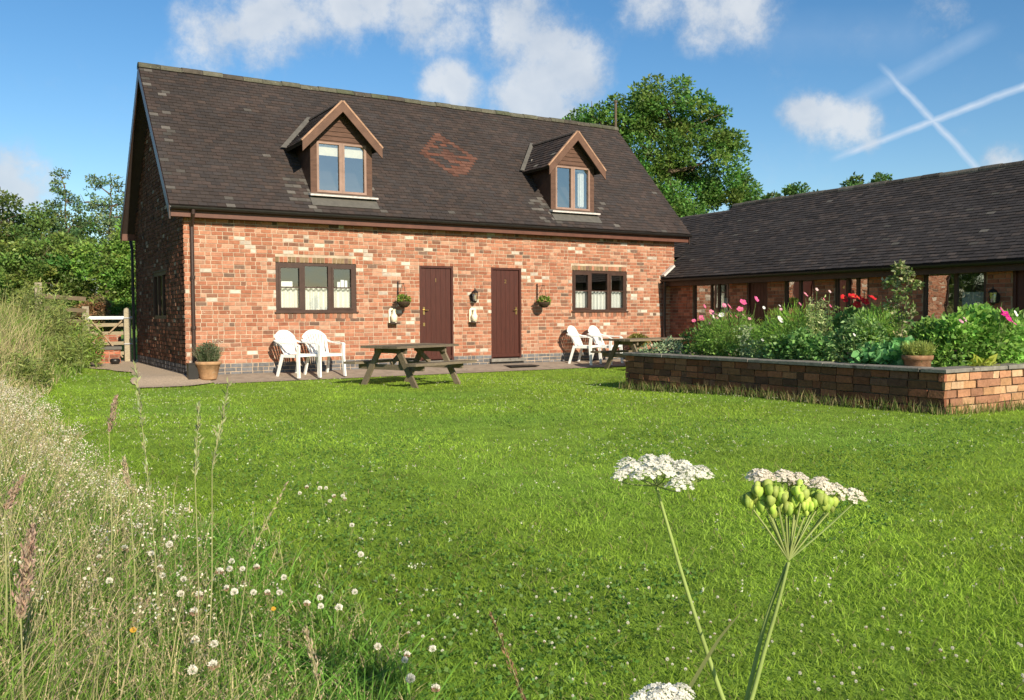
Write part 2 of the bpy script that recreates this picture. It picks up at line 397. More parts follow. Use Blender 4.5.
# ------------------------------------------------------------------ the cottage
WD, DP = 11.726, 5.44
OV, EO, ZE, ZR, YR = .275, .254, 3.069, 6.219, 2.72
mslope = (ZR-ZE)/(YR+EO); SL = math.hypot(ZR-ZE, YR+EO); ang = math.atan(mslope)
cottage = tag(empty('brick_cottage', (0, 0, 0)), 'red brick cottage with steep dark tiled roof, two dormers and two brown doors', 'cottage')
WIN = [(1.672, 3.305, 1.146, 2.119), (8.604, 10.222, 1.146, 2.119)]
DOOR = [(4.70, 5.50, .13, 2.13), (6.429, 7.212, .13, 2.13)]
OPF = [(a, b, c-.115, d+.115) for a, b, c, d in WIN]+DOOR
mb = MB(); MORT = (.48, .37, .275)
mb.tint = MORT; mb.mid = 1
wall_core(mb, 'x', .012, WD-.012, .010, .29, -.3, 2.99, [(a, b, c, d) for a, b, c, d in WIN+DOOR])
mb.mid = 0
one = bricks(mb, (0, 0, 0), (1, 0, 0), (0, -1, 0), WD, 2.98, pal_front, openings=OPF, v0=-.1675)
for a, b, c, d in WIN:                      # brick-on-edge rows under and over the windows
    k = int((b-a)/.078)
    for i in range(k):
        x0 = a+(b-a)*i/k
        one(x0, x0+(b-a)/k-.011, c-.113, c-.002, pal_front(x0, c) if i % 3 else lum((.17, .10, .07), random.uniform(.8, 1.3)), .003)
        one(x0, x0+(b-a)/k-.011, d+.004, d+.105, pal_front(x0, d) if random.random() < .5 else lum((.20, .14, .08), random.uniform(.8, 1.3)), .0)
mb.build('front_wall', [M['brick'], mat('mortar', None, .95, 5, .35, .6, 90, .1)], cottage)
mortar = bpy.data.materials['mortar']
mb = MB(); mb.tint = lum(MORT, .28); mb.mid = 1  # mortar tint darkened as well, shade of this wall painted in
GW = [(1.78, 3.32, 1.04, 2.0)]
wall_core(mb, 'y', .012, DP-.01, .012, .29, -.3, 2.99, GW)
def gprof(y0, y1, x0, off): return [(x0, y0, 2.985), (x0, y1, 2.985), (x0, YR, 2.985+(YR-y0)*mslope)]
mb.prism(gprof(.05, DP-.05, .012, 0), (.27, 0, 0))
mb.mid = 0
bricks(mb, (0, 0, 0), (0, 1, 0), (-1, 0, 0), DP, ZR, pal_shaded_gable, openings=GW, top=lambda u: ZE-.12+mslope*min(u+EO, DP-u+EO), jit=.0045, depth=.02, v0=-.1675, joint=.016)
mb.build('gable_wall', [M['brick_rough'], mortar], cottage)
mb = MB(); mb.tint = lum(MORT, .6)
mb.box(.012, WD-.012, DP-.29, DP, -.3, 2.99)
mb.box(WD-.29, WD-.001, .3, DP-.3, -.3, 2.99)
mb.prism([(WD-.29, .05, 2.985), (WD-.29, DP-.05, 2.985), (WD-.29, YR, 2.985+(YR-.05)*mslope)], (.28, 0, 0))
mb.build('rear_wall', M['brick_wing'], cottage)
mb = MB(); mb.box(.3, WD-.3, .3, DP-.3, 2.55, 2.62); mb.box(5.9, 6.0, .3, DP-.3, .05, 2.54); mb.box(.3, WD-.3, .3, DP-.3, -.05, .05)
mb.build('interior', M['inner'], cottage)
# roof: deck, tiles, ridge
RX0, RX1 = -OV, WD+.30
DORM = [(3.02, 2.425, 3.715), (8.69, 8.09, 9.32)]          # centre, left and right cheek
def tile_col(u, s):
    x = u+RX0; k = random.uniform(.88, 1.13)*(1+.16*znoise(x, s, .7, 5))
    c = random.choices(((.046, .036, .032), (.053, .039, .034), (.042, .035, .033), (.058, .042, .035)), (5, 4, 4, 1))[0]
    c = lum(c, k)
    # diamond of red tiles
    dx, dy = (x-6.06)/.80, (s-2.27)/.82
    q = abs(dx)+abs(dy)
    if .70 < q < 1.0: c = lum((.125, .060, .042), random.uniform(.6, 1.15))
    elif q < .34: c = lum((.120, .058, .042), random.uniform(.6, 1.15))
    elif q < .70 and (random.random() < .12 or abs(dx)*abs(dy) < .02): c = lum((.17, .07, .045), .8)
    p = .004
    if x < .12: p = .22
    elif x < .3: p = .06
    if s < .35: p = .03
    for cx, a, b in DORM:
        if a-.45 < x < a+.1 and s < 1.0: p = .42
        if b < x < b+.5 and s < 1.1: p = .12
    if random.random() < p: c = lum((.098, .088, .078), random.uniform(.55, 1.4))
    return c
Sd = Vector((0, math.cos(ang), math.sin(ang))); Nn = Vector((0, -math.sin(ang), math.cos(ang)))
mb = MB(); mb.tint = (.03, .022, .02)
for sgn, y0 in ((1, -EO), (-1, 2*YR+EO)):
    n2 = Vector((0, Nn.y*sgn, Nn.z)); s2 = Vector((0, Sd.y*sgn, Sd.z)); e0 = Vector((RX0+.01, y0, ZE)); e1 = Vector((RX1-.01, y0, ZE))
    mb.prism([e0, e1, e1+s2*SL, e0+s2*SL], n2*-.075)
    tiles(mb, (RX0, y0, ZE), (1, 0, 0), s2, n2, RX1-RX0, SL+.01, tile_col if sgn == 1 else (lambda u, s: lum((.055, .042, .036), random.uniform(.8, 1.2))),
          skip=(lambda u, s: any(a+.03 < u+RX0 < b-.03 and s > .72 and s < 2.9-abs(u+RX0-cx)*1.1 for cx, a, b in DORM)) if sgn == 1 else None)
roof = mb.build('roof', M['tile'], cottage)
mb = MB(); x = RX0-.01
while x < RX1:
    e = min(x+.42, RX1+.01); t = random.uniform(-.008, .008)
    mb.tint = lum(random.choice(((.085, .082, .058), (.10, .095, .07), (.07, .06, .048), (.075, .08, .05))), random.uniform(.8, 1.2))
    prof = [(.125*math.cos(a)*-1, .105*math.sin(a)) for a in np.linspace(-.15, math.pi+.15, 9)]
    mb.prism([(x+.006, YR+p, ZR-.055+q+t) for p, q in prof], (e-x-.008, 0, 0)); x = e
mb.build('ridge', M['ridge'], roof)
# verges, fascia, gutter, pipes
for X0 in (RX0-.004, RX1-.021):
    for sgn in (1, -1):
        mb = MB(); y0 = -EO+.02 if sgn == 1 else 2*YR+EO-.02
        a = Vector((X0, y0, ZE-.01)); b = Vector((X0, YR, ZR-.03)); dn = Vector((0, 0, -.24))
        mb.prism([a, b, b+dn, a+dn], (.025, 0, 0)); mb.build('bargeboard', M['dplastic'], cottage)
mb = MB()
mb.box(RX0+.03, RX1-.03, -EO+.035, -EO+.06, ZE-.20, ZE-.03)
mb.box(RX0+.03, RX1-.03, 2*YR+EO-.06, 2*YR+EO-.035, ZE-.20, ZE-.03)
mb.box(RX0+.03, RX1-.03, -EO+.063, -.003, ZE-.195, ZE-.175)
mb.build('fascia', M['fascia'], cottage)
def gutter(name, a, b, r, parent, m=M['black']):
    mb = MB(); a = Vector(a); b = Vector(b); d = (b-a); h = Vector((d.y, -d.x, 0)).normalized()
    prof = [(r*math.cos(t), r*math.sin(t)) for t in np.linspace(math.pi, 2*math.pi, 9)]+[(r*.86*math.cos(t), r*.86*math.sin(t)) for t in np.linspace(2*math.pi, math.pi, 9)]
    mb.prism([a+h*p+Vector((0, 0, q)) for p, q in prof], d)
    return mb.build(name, m, parent)
gutter('gutter', (RX0+.01, -EO-.045, ZE-.025), (RX1-.02, -EO-.045, ZE-.025), .058, cottage)
gutter('gutter', (RX1-.02, 2*YR+EO+.045, ZE-.025), (RX0+.01, 2*YR+EO+.045, ZE-.025), .058, cottage)
def downpipe(pts, parent, m, r=.034):
    mb = MB(); mb.tube(pts, r, 10)
    for q in (.35, .7):
        p = Vector(pts[-2]).lerp(Vector(pts[-1]), q); mb.lathe([(r*1.02, -.03), (r*1.35, -.03), (r*1.35, .03), (r*1.02, .03)], 10, p)
    return mb.build('downpipe', m, parent)
downpipe([(.12, -EO-.045, ZE-.06), (.12, -EO-.045, ZE-.14), (.14, -.06, ZE-.36), (.14, -.06, .10)], cottage, M['dplastic'])
downpipe([(-.05, 2*YR+EO+.045, ZE-.06), (-.05, 2*YR+EO+.03, ZE-.2), (-.05, 2*YR+.08, ZE-.42), (-.05, 2*YR+.08, .05)], cottage, M['black'])
mb = MB(); mb.tube([(12.2, 2.95, 5.6), (12.2, 2.95, 7.06)], .035, 8); mb.lathe([(.036, 0), (.05, 0), (.05, .05), (.036, .05)], 8, (12.2, 2.95, 7.0))
mb.bar((12.2, 2.95, 5.75), (11.95, 2.95, 5.75), .02, .03); mb.bar((12.2, 2.95, 5.64), (11.95, 2.95, 5.64), .02, .03)
mb.build('vent_pipe', M['bark'], cottage)

# windows
def curtain(mb, x0, x1, y, z0, z1, waves, amp=.018, axis='x'):
    n = max(8, int((x1-x0)*70)); vs = []
    for i in range(n+1):
        x = x0+(x1-x0)*i/n; d = amp*math.sin(i/n*waves*2*math.pi)+.006*math.sin(i*1.7)
        for z in (z0, z1):
            vs.append((x, y+d, z+(0 if z == z0 else .012*math.sin(i*.9))) if axis == 'x' else (y+d, x, z))
    return mb.add(vs, [(2*i, 2*i+2, 2*i+3, 2*i+1) for i in range(n)])
def front_window(a, b, c, d, wn):
    fr = MB(); y0, y1 = .022, .095; t = .062
    fr.box(a, b, y0, y1, c, c+t); fr.box(a, b, y0, y1, d-t, d)
    xs_ = [a, a+(b-a)*.335, a+(b-a)*.665, b]
    for i, x in enumerate(xs_):
        w0, w1 = ((x, x+t) if i == 0 else (x-t, x) if i == 3 else (x-.036, x+.036)); fr.box(w0, w1, y0+.001, y1-.001, c+t, d-t)
    fr.box(a-.03, b+.03, -.03, y0-.001, c-.004, c+.022)
    w = fr.build('window', M['brown'], cottage)
    zb = c+(d-c)*.51
    for i in range(3):
        l = xs_[i]+(t if i == 0 else .036); r_ = xs_[i+1]-(t if i == 2 else .036)
        sash = MB(); e = .042 if i != 1 else .004
        if i != 1:
            sash.box(l, r_, y0-.010, y1-.02, c+t, c+t+e); sash.box(l, r_, y0-.010, y1-.02, d-t-e, d-t)
            sash.box(l, l+e, y0-.009, y1-.021, c+t+e, d-t-e); sash.box(r_-e, r_, y0-.009, y1-.021, c+t+e, d-t-e)
        sash.box(l+e, r_-e, y0+.006, y1-.03, zb-.012, zb+.012)
        sash.build('sash', M['brown'], w)
        g = MB(); g.quad((l+e, .055, c+t+(e if i != 1 else 0)), (r_-e, .055, c+t+(e if i != 1 else 0)), (r_-e, .055, d-t-e), (l+e, .055, d-t-e)); g.build('pane', M['glass'], w)
    cu = MB(); curtain(cu, a+.05, b-.05, .135, c+.05, zb, 15, .030); cu.build('net_curtain', M['net'], w)
    it = MB()
    if wn == 0:
        for q0, q1, q2 in ((a+.14, a+.36, .115), (b-.36, b-.30, .12), (b-.29, b-.22, .16), (b-.205, b-.15, .15)):
            it = MB(); it.box(q0, q1, .11, .14, zb+.012, zb+q2); it.build('windowsill_ornament', M['white'], w)
    else:
        curtain(it, b-.42, b-.32, .2, zb, d-.08, 2); it.build('side_curtain', M['net'], w)
    rb = MB(); rb.box(a-.3, b+.3, 2.2, 2.25, .3, 2.5); rb.build('room_partition', M['inner'], w)
for i, w in enumerate(WIN): front_window(*w, i)
# gable window
gw = MB(); a, b, c, d = GW[0]; t = .07
gw.box(.03, .1, a, b, c, c+t); gw.box(.03, .1, a, b, d-t, d)
for y in (a, a+(b-a)/3-.03, a+2*(b-a)/3-.03, b-t): gw.box(.031, .099, y, y+t, c+t, d-t)
w = gw.build('window', M['brown'], cottage)
g = MB(); g.quad((.06, a+t, c+t), (.06, b-t, c+t), (.06, b-t, d-t), (.06, a+t, d-t)); g.build('pane', M['glass'], w)
# doors
def digit(ch, x, y, z, h, parent):
    cu = bpy.data.curves.new('house_number', 'FONT'); cu.body = ch; cu.size = h*1.35; cu.extrude = .004; cu.align_x = 'CENTER'
    o = bpy.data.objects.new('tmp', cu); COL.objects.link(o)
    dg = bpy.context.evaluated_depsgraph_get(); me = bpy.data.meshes.new_from_object(o.evaluated_get(dg)); bpy.data.objects.remove(o)
    me.transform(Matrix.Translation((x, y, z)) @ Matrix.Rotation(R(90), 4, 'X')); me.materials.clear(); me.materials.append(M['brass'])
    return link('house_number', me, parent)
for i, (a, b, c, d) in enumerate(DOOR):
    mb = MB(); t = .045
    mb.box(a, a+t, .012, .10, c, d); mb.box(b-t, b, .012, .10, c, d); mb.box(a+t, b-t, .012, .10, d-t, d)
    k = 6
    for j in range(k):
        x0 = a+t+.004+(b-a-2*t-.008)*j/k; x1 = a+t+.004+(b-a-2*t-.008)*(j+1)/k
        o_ = random.uniform(0, .002)
        mb.prism([(x0+.002, .045+o_, c+.012), (x1-.002, .045+o_, c+.012), (x1-.002, .085, c+.012), (x0+.002, .085, c+.012)], (0, 0, d-t-c-.016))
    mb.box(a+t, b-t, .062, .09, c+.012, d-t)
    mb.box(a+t+.004, b-t-.004, .02, .044, c+.03, c+.10)
    dr = mb.build('door', M['door'], cottage)
    hx = a+.115 if i == 0 else b-.115
    h = MB(); h.box(hx-.02, hx+.02, .036, .0435, 1.10, 1.26); h.tube([(hx, .04, 1.2), (hx, -.005, 1.2), (hx+(.09 if i == 0 else -.09), -.008, 1.195)], .010, 8); h.build('handle', M['brass'], dr)
    l = MB(); l.box(hx-.02, hx+.02, .034, .0435, .86, .93); l.build('letter_plate', M['brass'], dr) if i == 0 else None
    digit('12'[i], (a+b)/2, .043, 1.79, .085, dr)
    s = MB(); s.box(a-.05, b+.05, -.09, .1, .06, c); s.build('doorstep', M['coping'], cottage)

# dormers
def dormer(cx, xl, xr):
    yf = .12; zs = 3.47; zt = 4.56; ap = 5.28; e = .18            # face plane, sill, window top, apex, eave overhang
    mb = MB()
    yb = lambda z: -EO+(z-ZE)/mslope                                # where the main roof is at height z
    # cheeks
    cheeks = []
    for x0, x1 in ((xl, xl+.05), (xr-.05, xr)):
        mb = MB(); cheeks.append(mb)
        mb.prism([(x0, yf+.001, zs-.12), (x0, yb(zt)+.25, zt+.05), (x0, yf+.001, zt+.05)], (x1-x0, 0, 0))
    # gable boards (shiplap)
    gb = MB(); k = 7
    z0 = zt-.012; hw = (xr-xl)/2
    for i in range(k):
        za = z0+(ap-.08-z0)*i/k; zb_ = z0+(ap-.08-z0)*(i+1)/k
        wa = hw*(1-(za-z0)/(ap-z0))+.02; wb = hw*(1-(zb_-z0)/(ap-z0))+.02
        gb.add([(cx-wa, yf-.022, za), (cx+wa, yf-.022, za), (cx+wb, yf-.006, zb_), (cx-wb, yf-.006, zb_), (cx-wa, yf+.03, za), (cx+wa, yf+.03, za), (cx+wb, yf+.03, zb_), (cx-wb, yf+.03, zb_)], ((0, 1, 2, 3), (4, 5, 1, 0), (3, 2, 6, 7), (5, 6, 2, 1), (4, 0, 3, 7), (5, 4, 7, 6)))
    d = gb.build('dormer', M['dormer_wood'], cottage)
    for q in cheeks: q.build('cheek', M['brown'], d)
    # roof slopes
    rise = (ap-4.50)/(hw+e-.06); rr = MB(); al = math.atan(rise); ln = (hw+e)/math.cos(al)
    for sg in (-1, 1):
        top = Vector((cx, -.10, ap)); dn = Vector((sg*math.cos(al), 0, -math.sin(al))); nn = Vector((sg*math.sin(al), 0, math.cos(al)))
        lo = top+dn*ln
        back_top = Vector((cx, yb(ap)+.25, ap)); back_lo = Vector((lo.x, yb(lo.z)+.1, lo.z))
        rr.tint = (.035, .027, .024)
        rr.prism([top, lo, back_lo, back_top], nn*-.05)
        rr_u = Vector((0, 1, 0))
        def skipf(u, s, lo=lo, dn=dn): z = lo.z-dn.z*s; return -.10+u > yb(z)+.12
        def dcol(u, s): return lum(random.choice(((.060, .043, .036), (.05, .04, .036), (.07, .05, .04))), random.uniform(.8, 1.25)) if random.random() > .03 else (.2, .18, .15)
        tiles(rr, lo+rr_u*.0, (0, 1, 0), -dn, nn, 2.9, ln, dcol, skip=skipf)
    rr.build('dormer_roof', M['tile'], d)
    # ridge cap and valley flashing
    rc = MB(); y = -.11
    rc.tint = (.11, .085, .07)
    while y < yb(ap)+.02:
        y2 = min(y+.4, yb(ap)+.05); rc.prism([(cx+.085*math.cos(a)*1.0, y+.004, ap-.03+.07*math.sin(a)) for a in np.linspace(-.1, math.pi+.1, 7)], (0, y2-y-.006, 0)); y = y2
    rc.build('dormer_ridge', M['ridge'], d)
    vf = MB()
    for sg in (-1, 1):
        lo = Vector((cx+sg*(hw+e), 0, ap-rise*(hw+e))); hi = Vector((cx, 0, ap))
        a_ = Vector((lo.x, yb(lo.z)-.03, lo.z+.02)); b_ = Vector((hi.x, yb(hi.z)-.03, hi.z+.02)); o_ = Nn*.045; w_ = Vector((sg*.09, 0, 0))
        a_ += o_; b_ += o_
        vf.prism([a_-w_*.3, b_-w_*.3, b_+w_, a_+w_], Nn*.006)
    vf.build('valley_flashing', M['lead'], d)
    # bargeboards with an orange tile edge
    bb = MB(); et = MB()
    for sg in (-1, 1):
        top = Vector((cx, -.128, ap+.005)); lo = top+Vector((sg*math.cos(al), 0, -math.sin(al)))*(ln+.0); dz = Vector((0, 0, -.195))
        bb.prism([top, lo, lo+dz, top+dz], (0, .027, 0))
        nn = Vector((sg*math.sin(al), 0, math.cos(al)))
        et.prism([top+nn*.004, lo+nn*.004, lo+nn*.036, top+nn*.036], (0, .06, 0))
    bb.build('bargeboard', M['barge'], d); et.build('tile_edge', M['edge_tile'], d)
    # window
    fr = MB(); x0, x1 = xl+.002, xr-.002; p = .125
    fr.box(x0, x0+p, yf-.01, yf+.07, zs, zt); fr.box(x1-p, x1, yf-.01, yf+.07, zs, zt)
    fr.box(x0+p, x1-p, yf-.008, yf+.068, zs, zs+.05); fr.box(x0+p, x1-p, yf-.008, yf+.068, zt-.045, zt)
    fr.build('window_frame', M['dormer_wood'], d)
    fr = MB(); mid = (x0+x1)/2-.0; y0, y1 = yf-.02, yf+.05
    for a, b in ((x0+p, mid-.012), (mid+.012, x1-p)):
        fr.box(a, b, y0, y1, zs+.05, zs+.095); fr.box(a, b, y0, y1, zt-.085, zt-.045)
        fr.box(a, a+.045, y0+.001, y1-.001, zs+.095, zt-.085); fr.box(b-.045, b, y0+.001, y1-.001, zs+.095, zt-.085)
    fr.box(mid-.0115, mid+.0115, y0+.004, y1, zs+.05, zt-.045)
    fr.build('casement', M['casement'], d)
    for a, b in ((x0+p+.04, mid-.05), (mid+.05, x1-p-.04)):
        g = MB(); g.quad((a, yf+.02, zs+.09), (b, yf+.02, zs+.09), (b, yf+.02, zt-.08), (a, yf+.02, zt-.08)); g.build('pane', M['glass_up'], d)
    bl = MB()
    if cx < 5: bl.box(xl+.14, xr-.14, yf+.075, yf+.085, zt-.30, zt-.05)
    else:
        bl.box(xl+.55, xr-.14, yf+.075, yf+.085, zt-.13, zt-.05); curtain(bl, xr-.38, xr-.2, yf+.12, zs+.06, zt-.1, 2.5, .02)
    bl.build('blind', M['blind'] if cx < 5 else M['net'], d)
    rm = MB(); rm.box(xl+.055, xr-.055, yf+.9, yf+.93, zs-.1, ap-.5); rm.build('bedroom_wall', M['inner'], d)
    sl = MB(); sl.prism([(xl-.06, -.06, zs-.045), (xl-.06, yf-.011, zs-.02), (xl-.06, yf-.011, zs+.012), (xl-.06, -.06, zs-.010)], (xr-xl+.12, 0, 0)); sl.build('window_sill', M['sill'], d)
    ap_ = MB(); ap_.prism([(xl-.05, -.14, ZE+(-.14+EO)*mslope+.035), (xr+.05, -.14, ZE+(-.14+EO)*mslope+.035), (xr+.05, yf, ZE+(yf+EO)*mslope+.035), (xl-.05, yf, ZE+(yf+EO)*mslope+.035)], Nn*.008); ap_.build('apron_flashing', M['lead'], d)
for q in DORM: dormer(*q)

# ------------------------------------------------------------------ the low wing
wing = tag(empty('brick_wing', (11.6, 0, 0)), 'long low brick outbuilding with dark tiled roof and shaded glazed front', 'outbuilding')
def wb(mb, name, m, **k):                       # geometry is written in world space; the Empty sits at the wall's foot
    for i, v in enumerate(mb.v): mb.v[i] = (v[0]-11.6, v[1], v[2])
    return mb.build(name, m, wing if 'parent' not in k else k['parent'])
WX, EX, EZ, RXX, RZ, YE, YS = 11.6, 11.30, 1.962, 14.0, 3.955, .17, -14.5
OPW = [(.80, 2.0, .86, 1.86), (2.55, 3.15, -.08, 1.86), (3.62, 4.42, .86, 1.84), (4.92, 5.72, -.08, 1.84), (6.86, 8.05, .86, 1.84), (8.50, 9.5, -.08, 1.84), (10.6, 12.0, .86, 1.84)]
mb = MB(); mb.tint = (.30, .2, .14); mb.mid = 1
wall_core(mb, 'y', YS, -.02, WX+.01, WX+.26, -.3, 2.05, [(-b, -a, c, d) for a, b, c, d in OPW])
mb.mid = 0
bricks(mb, (WX, 0, 0), (0, -1, 0), (-1, 0, 0), -YS, 2.04, pal_wing, openings=OPW, v0=-.2475)
wb(mb, 'wall', [M['brick_wing'], mortar])
mb = MB(); mb.tint = (.2, .1, .07); mb.box(16.5, 16.75, YS, 3.2, -.3, 2.0); mb.box(WX+.3, 16.45, YS+.01, YS+.25, -.3, 2.0); mb.box(12.05, 16.45, 3.0, 3.2, -.3, 2.0)
mb.prism([(WX+.1, YS+.03, 2.005), (16.6, YS+.03, 2.005), (RXX, YS+.03, RZ-.15)], (0, .2, 0)); wb(mb, 'rear_wall', M['brick_wing'])
mb = MB(); mb.box(13.2, 13.3, YS+.3, 2.9, -.2, 2.3); mb.box(WX+.27, 13.19, YS+.3, 2.9, -.1, -.02); wb(mb, 'interior', M['inner'])
wa = math.atan2(RZ-EZ, RXX-EX); wsl = math.hypot(RZ-EZ, RXX-EX)
def wcol(u, s):
    c = random.choices(((.050, .043, .040), (.043, .037, .035), (.060, .048, .042), (.075, .06, .052)), (5, 5, 3, 1))[0]
    if random.random() < .012: return lum((.115, .105, .09), random.uniform(.6, 1.3))
    return lum(c, random.uniform(.8, 1.2)*(1+.2*znoise(u, s, .6, 9)))
mb = MB()
for sg, ex in ((1, EX), (-1, 2*RXX-EX)):
    s2 = Vector((sg*math.cos(wa), 0, math.sin(wa))); n2 = Vector((-sg*math.sin(wa), 0, math.cos(wa)))
    for y0, y1, sl_ in ((YS, YE, wsl), (YE, 3.2, wsl-.30)):
        if y0 > 0 and sg == 1: ex0 = 12.06; off = (ex0-EX)/math.cos(wa)
        else: off = 0
        e0 = Vector((ex, y0, EZ))+s2*off; e1 = Vector((ex, y1, EZ))+s2*off
        mb.tint = (.03, .024, .022)
        mb.prism([e0, e1, e1+s2*(sl_-off), e0+s2*(sl_-off)], n2*-.07)
        tiles(mb, e0, (0, 1, 0), s2, n2, y1-y0, sl_-off, wcol)
wroof = wb(mb, 'roof', M['tile'])
mb = MB()
for y0, y1, z, x in ((YS, YE, RZ, RXX), (YE+.02, 3.2, RZ-.30*math.sin(wa), RXX-.30*math.cos(wa)+.12)):
    y = y0
    while y < y1-.02:
        e = min(y+.42, y1); t = random.uniform(-.008, .008)
        mb.tint = lum(random.choice(((.10, .09, .075), (.12, .11, .09), (.075, .065, .055))), random.uniform(.8, 1.25))
        mb.prism([(x+.12*math.cos(a)-11.6, y+.005, z-.05+.1*math.sin(a)+t) for a in np.linspace(-.15, math.pi+.15, 9)], (0, e-y-.008, 0)); y = e
mb.build('ridge', M['ridge'], wroof)
mb = MB(); mb.box(EX+.05, EX+.075, YS, -.05, EZ-.19, EZ-.03); mb.box(EX+.08, WX-.003, YS, -.05, EZ-.185, EZ-.165); wb(mb, 'fascia', M['brown'])
mb = MB(); g0 = gutter('gutter', (EX-.05-11.6, -.07, EZ-.03), (EX-.05-11.6, YS, EZ-.03), .055, wing)
mb = MB(); mb.tube([(EX-.02, -.16, EZ-.06), (EX-.02, -.16, EZ-.15), (EX+.02, -.10, EZ-.35), (EX+.02, -.10, -.1)], .038, 10); wb(mb, 'downpipe', M['dplastic'])
mb = MB(); mb.prism([(EX+.0, -.14, EZ+.05), (EX+.34, -.14, EZ+.305), (EX+.34, -.02, EZ+.305), (EX+.0, -.02, EZ+.05)], Vector((-.6, 0, .8))*.05); wb(mb, 'flashing', M['sill'])
def wwin(y0, y1, z0, z1, cols, net=(), isdoor=False):
    fr = MB(); X0, X1 = WX+.03, WX+.10; t = .06
    fr.box(X0, X1, y0, y1, z1-t, z1); fr.box(X0, X1, y0, y1, z0, z0+t)
    ed = [y0+(y1-y0)*c for c in cols]
    for i, y in enumerate(ed):
        a = y if i == 0 else y-t if i == len(ed)-1 else y-t/2
        fr.box(X0+.001, X1-.001, a, a+t, z0+t, z1-t)
    if isdoor: fr.box(X0+.002, X1-.002, y0+t, y1-t, z0+t, z0+.75)
    else: fr.box(WX-.04, X0-.001, y0-.03, y1+.03, z0-.003, z0+.03)
    w = wb(fr, 'glazed_door' if isdoor else 'window', M['brown'])
    for i, (a, b) in enumerate(zip(ed, ed[1:])):
        zz = z0+.75 if isdoor else z0+t
        g = MB(); g.quad((WX+.06, a+.03, zz), (WX+.06, b-.03, zz), (WX+.06, b-.03, z1-t), (WX+.06, a+.03, z1-t)); wb(g, 'pane', M['glass_side'], parent=w)
        if i in net:
            c = MB(); curtain(c, a+.04, b-.04, WX+.16, zz, z0+(z1-z0)*.6, 6, .012, 'y'); wb(c, 'net_curtain', M['net'], parent=w)
wwin(-2.0, -.80, .86, 1.86, (0, .3, .5, 1), (0,))
wwin(-4.42, -3.62, .86, 1.84, (0, .5, 1))
wwin(-5.72, -4.92, -.08, 1.84, (0, .35, .65, 1), (), True)
wwin(-8.05, -6.86, .86, 1.84, (0, .48, 1), (0,))
wwin(-12.0, -10.6, .86, 1.84, (0, .5, 1), (0,))
for y0, y1 in ((-3.15, -2.55), (-9.5, -8.5)):
    d = MB(); d.box(WX+.05, WX+.09, y0+.05, y1-.05, -.08, 1.79)
    for a, b in ((y0, y0+.05), (y1-.05, y1)): d.box(WX+.02, WX+.1, a, b, -.08, 1.84)
    d.box(WX+.02, WX+.1, y0+.05, y1-.05, 1.79, 1.84)
    for j in range(1, 5): yy = y0+.05+(y1-y0-.1)*j/5; d.box(WX+.046, WX+.051, yy-.004, yy+.004, -.07, 1.78)
    dd = wb(d, 'door', M['door'])
    h = MB(); h.tube([(WX+.05, y0+.14, .95), (WX+.0, y0+.14, .95), (WX-.005, y0+.24, .95)], .011, 8); wb(h, 'handle', M['brass'], parent=dd)

# ------------------------------------------------------------------ planter
PX0, PX1, PY0, PY1, PZ = 5.33, 9.1, -11.30, -6.02, .455
planter = tag(empty('brick_planter', (PX0, PY0, 0)), 'raised brick flower bed with stone coping on the lawn', 'planter')
mb = MB(); mb.tint = (.20, .16, .12); mb.mid = 1
T = .2; f = .03
for x0, x1, y0, y1 in ((PX0+f, PX0+T, PY0+f, PY1-f), (PX0+T, PX1-f, PY0+f, PY0+T), (PX0+T, PX1-f, PY1-T, PY1-f), (PX1-T, PX1-f, PY0+T, PY1-T)):
    mb.box(x0, x1, y0, y1, -.3, PZ-.004)
mb.mid = 0
kw = dict(course=.0885, joint=.012, jit=.009, depth=.03, v0=-.165, headers=.12, blen=.232)
bricks(mb, (PX0, PY1, 0), (0, -1, 0), (-1, 0, 0), PY1-PY0, PZ-.005, pal_shaded_side, **kw)
bricks(mb, (PX0, PY0, 0), (1, 0, 0), (0, -1, 0), PX1-PX0, PZ-.005, pal_planter, **kw)
bricks(mb, (PX0, PY1, 0), (1, 0, 0), (0, 1, 0), PX1-PX0, PZ-.005, pal_planter, **kw)
for i, v in enumerate(mb.v): mb.v[i] = (v[0]-PX0, v[1]-PY0, v[2])
mb.build('wall', [M['brick_rough'], mortar], planter)
mb = MB()
def slab_run(a, b, fixed, axis):
    p = a
    while p < b-.05:
        q = min(p+random.uniform(.52, .68), b); dz = random.uniform(-.004, .004); o = random.uniform(-.008, .008)
        lo, hi = fixed
        if axis == 'y': x0, x1, y0, y1 = lo+o, hi+o, p+.004, q-.004
        else: x0, x1, y0, y1 = p+.004, q-.004, lo+o, hi+o
        z0, z1 = PZ, PZ+.042+dz; c = .008
        mb.add([(x0, y0, z0), (x1, y0, z0), (x1, y1, z0), (x0, y1, z0), (x0, y0, z1-c), (x1, y0, z1-c), (x1, y1, z1-c), (x0, y1, z1-c), (x0+c, y0+c, z1), (x1-c, y0+c, z1), (x1-c, y1-c, z1), (x0+c, y1-c, z1)],
               ((3, 2, 1, 0), (0, 1, 5, 4), (1, 2, 6, 5), (2, 3, 7, 6), (3, 0, 4, 7), (4, 5, 9, 8), (5, 6, 10, 9), (6, 7, 11, 10), (7, 4, 8, 11), (8, 9, 10, 11)))
        p = q
slab_run(PY0+.28, PY1+.03, (PX0-.035, PX0+.25), 'y'); slab_run(PX0-.035, PX1, (PY0-.035, PY0+.255), 'x'); slab_run(PX0+.26, PX1, (PY1-.22, PY1+.035), 'x')
for i, v in enumerate(mb.v): mb.v[i] = (v[0]-PX0, v[1]-PY0, v[2])
mb.build('coping', M['coping'], planter)
mb = MB(); k = 16
